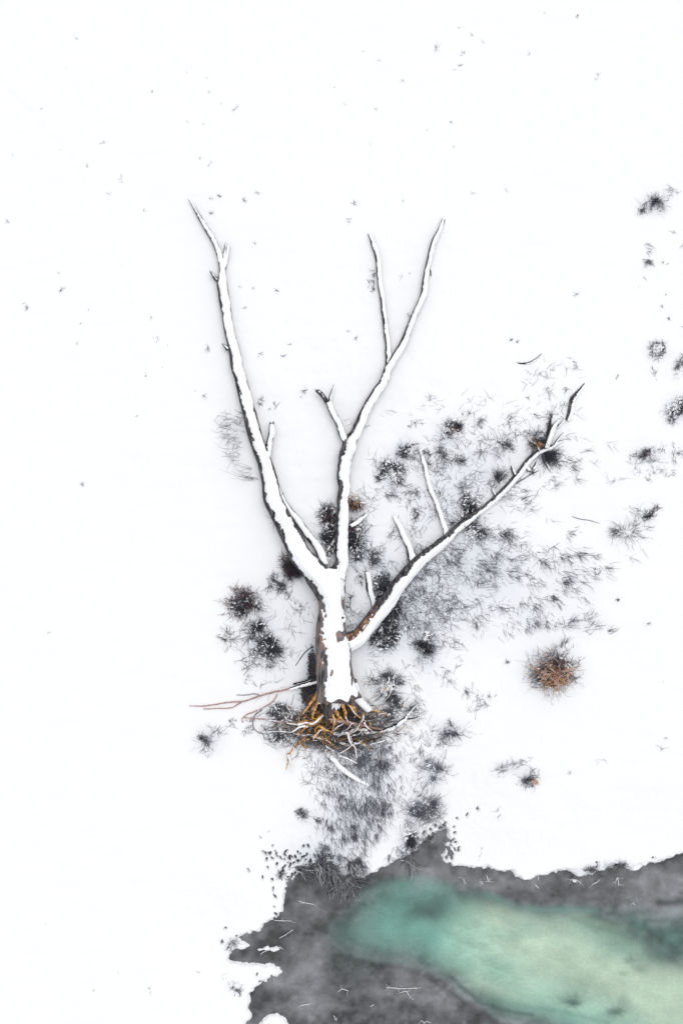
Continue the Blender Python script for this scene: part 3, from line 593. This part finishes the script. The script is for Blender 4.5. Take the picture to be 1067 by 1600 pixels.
# ---- west of the trunk
shrub(387,942,25,17,520, 'rounded dark shrub with a reddish top, left of the trunk above a longer black shrub', extra=[RD(260,.9,.008,(2,-6))], group=D_)
shrub(409,1003,15,30,760, 'long black shrub slanting down towards the trunk, below the reddish rounded one', rot=-.45, snow=.07, group=D_)
shrub(432,1018,6,9,120, 'small black lower end of twigs beside the long black shrub', group=D_, snow=.05)
shrub(361,999,10,10,60, 'sparse wiry shrub at the far left of the long black shrub', clump=4, group=D_, halo=1)
shrub(388,1035,12,14,70, 'loose ragged twigs below the long black shrub', clump=5, rot=.6, group=D_)
shrub(456,889,15,15,420, 'dense dark reddish shrub tucked against the left limb above the trunk', extra=[RD(160)], group=D_, snow=.03)
shrub(427,912,10,7,90, 'small dark sprig left of the shrub tucked against the left limb', clump=4, group=D_)
shrub(447,922,11,8,90, 'loose spiky sprig just below the shrub tucked against the left limb', clump=4, group=D_)
shrub(476,948,10,12,40, 'few dark leaves scattered on snow beside the upper left of the trunk', clump=5, length=5, group=D_)
shrub(327,1155,13,17,150, 'lonely open shrub on the snow at the far left below the long pink root', clump=7, length=10, rot=.5, halo=.4)
shrub(437,1113,20,13,330, 'low clotted black shrub left of the roots under the pink root', clump=7, length=8, snow=.12, group=D_)
shrub(440,1152,18,13,200, 'black twig mat below the forked grey root, left of the root plate', clump=7, length=9, snow=.15, group=D_)
shrub(386,1138,9,12,50, 'two tiny ragged sprigs near the crossing pink roots', clump=4, length=7, group=D_)
shrub(362,1130,9,5,36, 'tiny ragged sprig just left of the crossing pink roots', clump=4, length=6, group=D_)
shrub(366,690,12,26,70, 'wiry shrub fanning thin bare stems leftwards from under the left limb', mode='dir', ang=185, spread=.5, length=22, thick=.006, clump=8, snow=.25, halo=.4, group=D_)
shrub(398,738,8,14,34, 'long hair thin stems sticking out left of the limb below the wiry shrub', mode='dir', ang=178, spread=.35, length=38, thick=.005, clump=5, snow=0, side=.8, halo=0, group=D_)
shrub(406,627,4,4,34, 'star shaped dark sprig just right of the left limb halfway up', clump=2, length=8, snow=0, halo=0)
shrub(474,611,4,5,22, 'tiny dark sprig left of the broken stub of the middle limb', clump=2, length=7, snow=0, halo=0)
# ---- round the middle limb
shrub(514,808,12,14,330, 'dark reddish shrub left of the middle limb', extra=[RD(160)], group=D_, snow=.08)
shrub(556,785,10,9,200, 'pink and orange tinged shrub poking out right of the middle limb', tone='twig_red', extra=[('twig_orange', 50, .7, .008, (0, 0))], group=D_)
shrub(515,850,9,20,420, 'black twig thicket in the fork between the left and middle limbs', snow=.08, length=15, group=D_)
shrub(560,845,12,24,520, 'dark shrub behind the lower middle limb on its right side', extra=[RD(70, .6, .008, (-6, -16))], group=D_, snow=.08)
shrub(574,880,14,18,140, 'open grey shrub just below the dark shrub right of the middle limb', clump=7, group=D_)
shrub(592,925,9,38,330, 'tall strip of dark stems between the trunk and the right limb', mode='dir', ang=-60, spread=1.0, group=D_)
shrub(583,440,4,11,60, 'small grey sprig left of the upper thin fork of the middle limb', clump=4, length=6, snow=.1)
shrub(541,938,5,6,40, 'tiny dark sprig in the notch right of the trunk above the right limb', clump=2, length=6, snow=0, halo=.2)
shrub(560,906,4,5,30, 'tiny dark sprig beside the snowy log inside the right fork', clump=2, length=6, snow=0, halo=.2)
# ---- below the east limb
shrub(602,995,22,15,560, 'heavy black shrub with snow lumps under the base of the right limb', snow=.14, length=14, group=D_)
shrub(612,960,8,22,220, 'dark upright stems below the right limb, above the heavy black shrub', mode='dir', ang=-70, spread=.8, length=18, group=D_)
shrub(665,1010,12,21,330, 'dark fan shaped shrub alone right of the heavy black shrub', rot=-.25, mode='dir', ang=-70, spread=.9, length=15, group=D_)
shrub(607,1072,12,14,260, 'dark tufted shrub right of the lower trunk', mode='radial', length=16, extra=[('twig_orange', 12, .3, .007, (0, 4))], group=D_)
shrub(648,1040,14,14,40, 'faint thin stems between the fan shaped shrub and the tufted shrub', clump=6, thick=.005, group=D_)
shrub(623,1115,20,13,200, 'dark bristly shrub at the right end of the roots', mode='radial', length=16, group=D_)
shrub(700,1143,22,11,150, 'loose grey shrub on the snow right of the roots', clump=9, group=D_, length=11)
shrub(676,1208,17,16,200, 'grey tuft below the loose shrub right of the roots', mode='dir', ang=60, spread=.8, clump=8, group=D_, tone='twig_grey')
shrub(660,1266,20,15,330, 'striped tuft of bent grey grass above the narrow inlet of the pond', mode='dir', ang=35, spread=.5, length=22, tone='twig_grey', extra=[('straw', 70, .9, .007, (0, 0))], cat='grass tuft', name='grass_tuft')
shrub(638,1312,9,17,260, 'narrow dark tuft in the shore beside the narrow inlet', mode='dir', ang=-70, spread=.5, length=15, cat='grass tuft', name='grass_tuft')
shrub(475,1273,8,7,110, 'small round dark shrub on snow left of the grassy slope below the roots', clump=4, length=8)
shrub(498,1281,5,4,50, 'tiny dark sprig right of the small round shrub below the roots', clump=2, length=6)
shrub(430,1372,7,6,70, 'small dark sprig in the trampled snow left of the pond corner', clump=3, length=7, snow=0)
shrub(365,1478,10,11,80, 'pale grey weed at the tip of the leftmost finger of the pond', tone='twig_grey', clump=4, length=9)
shrub(367,1549,6,3,60, 'flat black sprig on snow left of the lower pond edge', clump=2, length=7, snow=0, halo=0)
shrub(355,1535,9,9,26, 'faint thin sprig above the flat black sprig at the lower left', clump=3, thick=.004, length=8, tone='twig_grey')
# ---- heath between middle and east limbs
shrub(612,738,15,15,420, 'dense black shrub right of the middle limb', rot=-.6, group=D_, length=10)
shrub(634,702,13,8,170, 'dark streaky shrub just above the dense black one right of the middle limb', rot=-.7, group=D_, length=10)
shrub(704,672,14,9,260, 'dark shrub with a rusty heart high between the middle and right limbs', rot=-.6, extra=[RD(60), ('twig_orange', 14, .4, .008, (0, 0))], length=9)
shrub(650,662,12,4,36, 'thin line of twigs left of the rusty hearted shrub', clump=5, length=7)
shrub(688,708,7,12,110, 'small dark shrub below the rusty hearted shrub', clump=4, length=8)
shrub(668,707,5,8,70, 'small dark sprig beside the top of the thin snow buried branch', clump=3, length=8)
shrub(715,722,11,7,80, 'ragged twigs right of the thin snow buried branch', clump=5, length=8)
shrub(608,770,12,5,60, 'faint comb of grey twigs below the dense black shrub', mode='dir', ang=-30, spread=.4, tone='twig_grey', length=10)
shrub(642,765,11,9,60, 'scattered twigs left of the thin snow buried branch', clump=6, length=8)
shrub(651,797,6,7,60, 'small dark sprig above the short snow buried stub', clump=3, length=8)
shrub(735,783,13,14,200, 'dark wiry shrub above the bend of the right limb', clump=6, length=11)
shrub(722,803,18,9,230, 'dark twigs packed along the upper edge of the right limb', rot=-.6, clump=8, length=12)
shrub(777,748,8,10,110, 'pointed dark sprig above the outer half of the right limb', mode='dir', ang=70, spread=.5, clump=3, length=14)
shrub(785,692,12,12,110, 'open grey sprig left of the orange flecked shrub at the limb tip', clump=5, length=10)
shrub(750,655,12,8,60, 'faint sprig high between the middle limb and the tip of the right limb', clump=5, length=8, tone='twig_grey')
shrub(838,692,17,15,260, 'orange flecked shrub tangled in the tip of the right limb', extra=[OR(55, .5, .009)], length=12, snow=.04)
shrub(857,712,16,10,280, 'dark spiky shrub under the tip of the right limb', mode='dir', ang=-35, spread=.9, length=15, snow=.04)
shrub(830,737,6,5,60, 'tiny black sprig below the bend near the tip of the right limb', clump=2, length=6, snow=0)
shrub(862,655,7,8,60, 'small dark sprig above the tip fork of the right limb', clump=3, length=7, snow=0)
shrub(740,832,16,10,170, 'dark twigs spreading below the middle of the right limb', mode='radial', length=14)
# ---- east side
shrub(863,1047,26,22,700, 'big round bush with orange stems standing alone on the right', cat='bush', name='bush', mode='random', even=True, length=17, thick=.008, clump=0, snow=.05,
      extra=[('twig_red', 110, .9, .008, (0, 0)), ('twig_orange', 150, .9, .012, (-3, 5)), ('twig_peach', 150, .85, .014, (-6, 0)), ('twig_orange', 50, .4, .018, (0, 14)), ('twig_peach', 40, .5, .015, (14, 2))], height=.5)
shrub(879,1003,5,8,30, 'short spiky sprig sticking up above the big orange bush', mode='dir', ang=65, spread=.2, clump=2, length=14, snow=0, halo=0)
shrub(828,1218,10,8,160, 'small dark shrub with an orange side at the lower right', extra=[OR(42, .55, .009, (5, 3))], length=8)
shrub(795,1199,20,7,110, 'pale grey ragged strip of twigs beside the small orange sided shrub', tone='twig_grey', rot=-.35, clump=7, length=7)
shrub(1018,320,13,9,170, 'dark angular shrub in the upper right snow', rot=-.5, clump=5, length=12, snow=.06)
shrub(1045,303,10,9,44, 'thin wisps right of the dark angular shrub in the upper right', clump=4, length=9, tone='twig_grey')
shrub(1006,398,7,11,80, 'comb like grey sprig below the dark angular shrub', mode='dir', ang=-35, spread=.3, clump=5, length=9, tone='twig_grey')
shrub(1025,548,12,11,190, 'ring shaped dark shrub near the right edge', hollow=.6, clump=0, length=6)
shrub(1022,580,6,4,26, 'tiny sprig below the ring shaped shrub', clump=2, length=6)
shrub(1061,574,8,16,110, 'grey shrub cut by the right edge beside the ring shaped one', clump=5, length=7)
shrub(1060,636,15,9,330, 'black rocky looking shrub cut by the right edge', rot=-.4, clump=6, length=8, snow=.2)
shrub(1042,655,7,8,70, 'loose twigs hanging below the black shrub at the right edge', clump=4, length=7)
shrub(1010,708,22,5,120, 'thin reddish arc of twigs near the right edge', rot=-.3, clump=6, length=8, extra=[RD(50)])
shrub(1032,735,18,12,70, 'faint grey grass below the reddish arc near the right edge', tone='twig_grey', clump=8, length=8)
shrub(1058,706,9,9,40, 'faint grey sprig at the right edge beside the reddish arc', tone='twig_grey', clump=4, length=8)
shrub(1012,803,12,5,180, 'small dark slanting shrub with a rusty tint on the open right', rot=-.75, extra=[RD(60)], length=7)
shrub(977,832,15,10,130, 'spidery dark sprig with long thin stems right of the grass fans', mode='radial', clump=4, length=16, thick=.006)
shrub(931,893,4.5,4.5,60, 'tiny dark ring of leaves right of the grass fans', hollow=.8, clump=0, length=3, snow=0, halo=0)
shrub(963,936,2.5,3,30, 'tiny black speck of leaves on the open snow right of the grass fans', clump=1, length=4, snow=0, halo=0)
shrub(1008,972,4,7,16, 'faint sprig far out on the right snow', clump=2, length=6, tone='twig_grey', snow=0)
shrub(790,1032,4,4,26, 'tiny dark sprig left of the big orange bush', clump=1, length=5, snow=0, halo=0)
shrub(755,1100,12,9,60, 'faint sprig halfway between the roots and the big orange bush', clump=4, length=7, tone='twig_grey')
# ---- reed tufts at the shore
def reeds(px, py, rx, n, ang, length, label, ry=7, spread=.45):
    org = Vector(G(px, py)); root = empty('reed_tuft', org, label, 'reeds', 'dead grass tufts along the pond shore')
    stems(root, 'dark_blades', org, px, py, n, rx, ry, length, .008, M['twig'], 'dir', ang, spread, (.1, .7), .12, 0, 9, 0, 4, .25)
    stems(root, 'pale_blades', org, px, py, int(n * .7), rx, ry, length * 1.1, .0075, M['straw'], 'dir', ang, spread, (.3, .8), .22, 0, 9, 0, 4, .25)
    stems(root, 'frosted_blades', org, px, py + 3, int(n * .22), rx, ry, length, .009, M['frost'], 'dir', ang, spread, (.3, .8), .3, 0, 9, 0, 4, .25)
reeds(545, 1374, 30, 330, -88, 30, 'broad fan of dead grass drooping over the pond below the snowy bank')
reeds(507, 1352, 16, 200, -60, 26, 'dark leaning grass tuft on the bank left of the broad drooping fan', 14)
reeds(555, 1350, 26, 200, -80, 16, 'short grass standing in snow just above the broad drooping fan', 8)
reeds(642, 1348, 11, 110, -85, 24, 'small grass tuft drooping into the pond beside the narrow inlet')
reeds(676, 1316, 12, 70, 120, 12, 'short frosted grass on the edge of the narrow inlet', 9, 1.0)
reeds(476, 1358, 16, 80, -40, 15, 'thin grass at the corner of the pond next to the trampled snow', 6, .8)
reeds(965, 1356, 18, 110, 60, 10, 'low bristly grass on the shore near the right end of the pond', 5, 1.0)
reeds(925, 1364, 12, 60, 50, 9, 'sparse grass on the shore left of the low bristly grass', 4, 1.0)
# ---- frosted sticks frozen into the ice
def stick(pts, label, group='frosted sticks frozen in the pond', fork=2):
    x0, y0, _ = P(pts[0][0], pts[0][1], 0)
    root = empty('frosted_stick', (x0, y0, 0), label, 'stick', group)
    wood('stem', [(*P(a, b, .02 + .03 * (i % 2)), .0115) for i, (a, b) in enumerate(pts)], M['frost'], root, snow=None, ns=6, wander=.8)
    n = fork * 2
    if not n: return
    i = RS.randint(0, len(pts), n); P0 = np.array([P(pts[k][0], pts[k][1], .03) for k in i]) - np.array([x0, y0, 0])
    for k in range(n):
        me, _ = twig_mesh('side_shoot', P0[k:k + 1], RS.uniform(0, 6.28, 1), RS.uniform(.1, .6, 1), RS.uniform(.06, .2, 1), np.full(1, .008), 2, .3)
        link('side_shoot', me, M['frost'], root)
Zp = lambda pts: [(340 + a / 2.6675, 1240 + b / 2.6675) for a, b in pts]
Zq = lambda pts: [(667 + a / 2.6675, 1240 + b / 2.6675) for a, b in pts]
stick(Zp([(340,448),(365,455),(403,462)]), 'white forked stick on grey ice left of the drooping grass')
stick(Zp([(235,528),(270,530),(308,531)]), 'white straight stick touching the left shore of the pond', fork=1)
stick(Zp([(258,603),(285,588),(312,567)]), 'white slanting stick on dark ice near the left fingers of the pond', fork=0)
stick(Zp([(180,668),(205,655),(262,640)]), 'white ragged stick along the leftmost finger of the pond', fork=3)
stick(Zp([(500,828),(520,815),(545,822)]), 'faint small stick on the lower grey ice left of centre', fork=1)
stick(Zp([(342,885),(365,880),(388,876)]), 'pale stick low on the grey ice near the bottom left', fork=1)
stick(Zp([(635,888),(650,880)]), 'tiny white stick low on the grey ice', fork=0)
stick(Zp([(708,808),(760,812),(830,812)]), 'brightest tangle of frosted sticks on the lower grey ice', fork=7)
stick(Zp([(760,830),(785,825),(800,845)]), 'small frosted knot just under the brightest tangle of sticks', fork=6)
stick(Zp([(484,925),(496,945)]), 'tiny white stick at the bottom edge of the pond', fork=1)
stick(Zp([(850,945),(862,955),(872,948)]), 'small frosted cluster at the bottom edge below the milky patch', fork=3)
stick(Zq([(150,355),(158,375)]), 'short white stick below the shore left of the forked pair', fork=1)
stick(Zq([(218,372),(228,365),(232,375)]), 'small forked white stick below the upper shore', fork=2)
stick(Zq([(248,340),(252,355),(254,366)]), 'upright white stick beside the small forked one below the upper shore', fork=2)
stick(Zq([(448,378),(464,395)]), 'white straight stick off the middle of the upper shore', fork=0)
stick(Zq([(462,345),(463,362)]), 'short upright white stick touching the middle of the upper shore', fork=0)
stick(Zq([(600,358),(620,360),(640,372)]), 'lumpy white stick by the little snow spit on the upper shore', fork=4)
stick(Zq([(690,378),(712,366)]), 'frosted knot right of the little snow spit', fork=4)
stick(Zq([(785,370),(792,350),(798,380)]), 'frosted upright tangle below the low bristly shore grass', fork=4)
stick(Zq([(854,458),(864,462)]), 'tiny bright fleck of frost above the green water on the right', fork=1)
# ---- separate fallen branches and logs
def branch(pts, label, mt='bark', snow=.45, lift=(0, 0), name='fallen_branch', cat='branch', group='loose branches lying in the snow', sit=.5, **k):
    o = wood(name, path(pts, lift, sit), M[mt], None, snow=snow, **k); return tag(o, label, cat, group)
branch([(885,657,5),(889,645,8),(892,632,8),(895,622,8),(903,612,6),(913,599,1.5)], 'dark broken branch with a snow capped side beyond the tip of the right limb', lean=(.75, -.3, .6), snow=.5)
branch([(573,893,7),(576,910,9),(580,930,9),(583,946,7)], 'short snow covered log lying in the fork between trunk and right limb', snow=.35, jag=3, name='log', cat='log')
branch([(611,950,5),(612,965,5),(610,979,4)], 'short dark log under the right limb', mt='bark_dark', snow=.5, jag=3, name='log', cat='log')
branch([(547,822,6),(559,814,7),(572,804,4)], 'snow capped branch poking out right of the middle limb', snow=.35, lift=(.2, .1))
branch([(506,868,4),(514,855,5),(524,840,3)], 'bare pale branch wedged between the left and middle limbs', mt='bark_pale', snow=.9, lift=(.2, .2))
branch([(508,1172,5),(520,1186,7),(533,1200,7),(555,1216,6),(577,1227,3)], 'smooth snow buried log below the roots pointing down right', snow=.1, name='log', cat='log')
branch([(807,567,1.5),(818,568,2.5),(828,566,3),(838,560,2.5),(846,553,1.5)], 'thin curved bare branch alone above the tip of the right limb', mt='bark_dark', snow=.5)
branch([(893,807,1),(905,811,1.5),(920,813,1.2),(936,818,.7)], 'thin straight grey twig lying above the grass fans', mt='twig_grey', snow=None)
branch([(502,980,2),(497,990,2.5),(492,998,1.2)], 'tiny dark splinter of wood on snow left of the trunk', mt='bark_dark', snow=None)
branch([(852,722,5),(856,730,4),(862,738,2)], 'short snowy stick under the tip of the right limb', snow=.3)
branch([(806,756,1.5),(815,750,1.6),(828,742,1.6),(842,735,1)], 'faint thin stick beside the outer right limb', mt='twig_grey', snow=None)
branch([(491,1008,1),(478,1018,1.4),(470,1028,1.4),(462,1040,1)], 'thin dark curved twig left of the trunk base', mt='bark_dark', snow=None)

# ---- tiny sprigs poking out of the open snow
USED = set(); ONES = 'zero one two three four five six seven eight nine ten eleven twelve thirteen fourteen fifteen sixteen seventeen eighteen nineteen'.split()
TENS = 'x x twenty thirty forty fifty sixty seventy eighty ninety'.split()
def num(v):
    v = min(99, max(1, int(round(v)))); return ONES[v] if v < 20 else TENS[v // 10] + ('-' + ONES[v % 10] if v % 10 else '')
def tufts(pts, label, group, n=10, length=6, thick=.0062, tone='twig'):
    for q in pts:
        px, py = q[:2]; k = (q[2] if len(q) > 2 else 1.0) * RS.uniform(.45, 1.35)
        org = Vector(G(px, py))
        o, _ = stems(None, 'snow_sprig', org, px, py, max(3, int(n * k)), 3.2 * k * RS.uniform(.4, 1.5), 3.8 * k * RS.uniform(.5, 1.6), length * (.6 + .4 * k) * RS.uniform(.5, 1.4), thick * RS.uniform(.6, 1.1), M[tone], 'random', 0, .6, (.1, .9), .03, 0, 2)
        cl = '%s, %s percent across and %s percent down the photo' % (label, num(px / 10.67), num(py / 16))
        while cl in USED: cl = cl.replace(' sprig', ' low sprig', 1)
        USED.add(cl); tag(o, cl, 'sprig', group)
Z7 = lambda pts: [(a / 2, b / 2) + tuple(k) for a, b, *k in pts]
tufts(Z7([(477,290,.6),(650,243,.7),(655,294,.4),(690,325,.5),(732,344,.9),(586,380,.9),(636,393,.6),(327,447,1),(281,524,.6),(382,560,.7),(347,608,.9),(25,688,.8),(209,215,.5),(135,343,.4),(240,122,.3),(40,485,.3),(190,470,.3),(450,658,.4),(583,232,.4),(1045,270,.6)]),
      'tiny faint sprig', 'tiny sprigs in the upper left snow', tone='twig_grey')
tufts(Z7([(88,958,1.2),(198,907,1),(186,855,.5),(278,969,.5),(250,1012,.4),(475,998,1),(489,1066,.7),(528,1079,.5),(455,1175,.5),(615,1220,.9),(637,1238,.7),(430,1300,.4),(262,1510,.9),(512,1147,.4),(240,1075,.3)]),
      'tiny sprig left of the longest limb', 'tiny sprigs left of the tree', n=12)
tufts(Z7([(628,493,.6),(658,508,.6),(681,612,1.2),(662,668,1.3),(766,630,.8),(806,605,.7),(789,760,.5),(865,908,.9),(793,900,.5),(770,968,1),(752,898,.5),(811,1107,1),(885,1112,.8),(907,1080,.5),(655,1090,1.2),(865,1262,.9),(842,1277,.5),(940,1240,.5)]) + [(543,519),(552,527),(628,434,.8),(640,432,1.1),(554,326,.9),(549,318,.5),(545,345,.6),(570,664,.6)],
      'tiny sprig among the upper limbs', 'tiny sprigs among the upper limbs', n=12)
tufts([(534 + a / 2, b / 2) + tuple(k) for a, b, *k in [(299,154,.9),(367,212,1),(380,172,.6),(400,115,.6),(441,135,.5),(365,90,.5),(339,380,1.3),(350,458,.5),(730,48,1),(633,42,.6),(586,170,.5),(797,247,.7),(9,327,.7),(190,250,.5),(115,190,.5),(90,448,.4),(270,407,.5),(65,160,.4),(405,605,.5),(515,595,.4),(193,628,.7),(105,340,.4)]],
      'tiny faint sprig', 'tiny sprigs in the upper right snow', tone='twig_grey')
tufts([(767 + a / 3.557, 250 + b / 3.557) + tuple(k) for a, b, *k in [(148,1018,1.3),(107,998,.8),(468,750,.8),(1010,410,1),(968,745,1),(952,818,.7),(700,1203,.8),(416,1268,1.2),(310,1262,.9),(205,1320,.9),(270,1190,.7),(445,1115,.8),(985,882,.8),(1060,935,1),(980,580,.8),(813,695,.4),(955,570,.5),(850,655,.3),(330,1160,.6),(1060,480,.5)]],
      'tiny dark sprig', 'tiny sprigs at the right', n=14)
tufts([(750,1340,1.4),(752,1330,.8),(890,1210,.8),(939,1188,.7),(1038,1152,.8),(1035,1170,1),(934,1190,.4),(860,1100,.3),(776,1268,1),(780,1277,.8),(806,1229,.4),(73,988,.5),(72,1444,.6),(147,1546,.8),(235,1543,.8),(183,1520,.5),(130,757,.6),(310,1522,1),(352,1523,.8),(345,1470,1),(408,1310,.6),(420,1300,.5),(1035,1065,.3)],
      'tiny faint sprig', 'tiny sprigs in the lower snow', tone='twig_grey')

# ------------------------------------------------------------------ uncountable ground cover
def cover(areas, name, label, tone, thick, length, mode='random', el=(.1, .8), bend=.16):
    PX, PY, AZ = [], [], []
    for px, py, rx, ry, n, ang, spr in areas:
        k = max(3, n // 11); cc = RS.normal(size=(k, 2)) * .55; q = cc[np.minimum((RS.rand(n) ** 1.6 * k).astype(int), k - 1)] + RS.normal(size=(n, 2)) * RS.choice([.04, .1, .2], n)[:, None]
        PX.append(px + q[:, 0] * rx); PY.append(py + q[:, 1] * ry)
        AZ.append(RS.uniform(0, 6.28, n) if ang is None else math.radians(ang) + RS.normal(0, spr, n))
    PX, PY, AZ = map(np.concatenate, (PX, PY, AZ)); n = len(PX)
    P0 = g_points(PX, PY, -.01); ok = P0[:, 2] > .03; P0, AZ = P0[ok], AZ[ok]; n = len(P0)
    org = P0.mean(0)
    me, _ = twig_mesh(name, P0 - org, AZ, RS.uniform(el[0], el[1], n), RS.uniform(.35, 1.3, n) * length * K, thick * RS.uniform(.5, 1.3, n), 3, bend)
    o = link(name, me, M[tone], None, org); return tag(o, label, 'ground cover', kind='stuff')
HEATH = [(640,920,40,50,520,-50,.8),(690,900,50,50,560,-45,.9),(720,950,60,50,620,-45,.9),(660,960,40,40,420,-60,.8),(700,870,40,30,300,None,0),
 (780,895,40,30,430,-30,.5),(800,860,40,30,260,-30,.8),(760,840,40,20,260,-30,.8),(880,900,42,34,420,-35,.4),(900,870,30,20,120,-30,.5),(830,960,34,28,300,-60,.6),(908,972,30,16,170,20,.5),(850,850,40,30,120,-30,.6),
 (690,750,50,45,340,None,0),(650,720,40,40,200,None,0),(740,760,50,40,260,None,0),(760,710,50,40,220,None,0),(720,800,40,30,260,None,0),(660,800,40,30,160,None,0),(780,770,40,30,130,20,.6),(820,770,40,30,120,25,.5),(880,740,40,30,110,-20,.6),(900,700,30,20,50,-10,.5),
 (760,650,60,40,110,None,0),(820,640,60,50,120,None,0),(840,590,40,30,60,None,0),(870,650,40,40,60,None,0),(990,830,40,30,90,-20,.6),(1000,720,40,30,70,None,0),
 (560,950,25,40,120,None,0),(600,890,20,40,160,-60,.7),(640,880,30,30,140,None,0),(560,870,20,30,130,None,0),(600,850,40,30,110,None,0),
 (470,1020,30,50,60,None,0),(450,960,50,30,60,None,0),(420,1060,40,30,50,None,0),(400,1120,50,20,60,None,0),(640,1060,50,40,150,-60,.6),(700,1050,40,40,60,-60,.6),(590,1050,30,30,80,None,0),(650,1150,40,40,110,-60,.8),(710,1110,50,40,40,None,0),
 (445,800,20,40,20,None,0),(375,660,25,30,50,180,.6),(580,800,30,40,70,None,0),(600,660,50,30,30,None,0)]
cover([(a, b, c, d, int(n * .33), e, f) for a, b, c, d, n, e, f in HEATH], 'heath', 'thin dark heath stems scattered through the snow around and right of the tree', 'twig_mid', .0064, 15)
cover([(a, b, c * 1.15, d * 1.15, int(n * .4), e, f) for a, b, c, d, n, e, f in HEATH], 'frosted_heath', 'fine grey frosted heath stems among the darker ones around the tree', 'twig_grey', .0055, 16)
SLOPE = [(560,1190,38,20,520,-70,.6),(590,1215,30,30,420,-75,.5),(530,1225,35,25,260,-70,.5),(560,1250,45,30,520,-75,.4),(590,1260,25,25,260,-75,.4),(540,1300,40,22,320,-75,.4),(575,1305,35,20,240,-75,.4),(510,1200,30,25,170,None,0),(600,1180,30,20,200,-80,.5),
 (520,1160,40,15,260,None,0),(570,1165,40,12,200,None,0),(540,1340,50,14,180,-75,.4),(500,1330,18,14,120,-60,.4),(660,1240,30,30,120,60,.5),(680,1180,30,30,120,60,.6),(690,1300,20,20,90,None,0),(620,1330,30,10,70,-80,.5)]
cover([(a, b, c * 1.15, d * 1.15, int(n * .36), e, f) for a, b, c, d, n, e, f in SLOPE], 'dead_grass', 'dead grass showing through the snow between the roots and the pond', 'twig_mid', .006, 15)
cover([(a, b, c * 1.1, d * 1.1, int(n * .65), e, f) for a, b, c, d, n, e, f in SLOPE], 'frosted_grass', 'grey frosted grass blades between the roots and the pond', 'twig_grey', .0055, 15)
# fine hair roots and fallen litter in the root hollow
n = 2400; q = RS.normal(size=(n, 2)); ppx = 524 + q[:, 0] * 36; ppy = 1134 + q[:, 1] * 15
P0 = g_points(ppx, ppy, .0); P0[:, 2] += RS.uniform(0, .28, n)
for nm, sl, tn in (('root_hairs', slice(0, 1500), 'twig'), ('root_hairs', slice(1500, 1900), 'root_orange'), ('root_hairs', slice(1900, 2400), 'straw')):
    A0 = P0[sl] - np.array(tree.location); k = len(A0)
    me, _ = twig_mesh(nm, A0, RS.choice([0, 3.14], k) + RS.normal(0, .7, k), RS.uniform(-.2, .6, k), RS.uniform(.15, .6, k), RS.uniform(.005, .012, k), 4, .35)
    o = link(nm, me, M[tn], tree); o['kind'] = 'stuff'
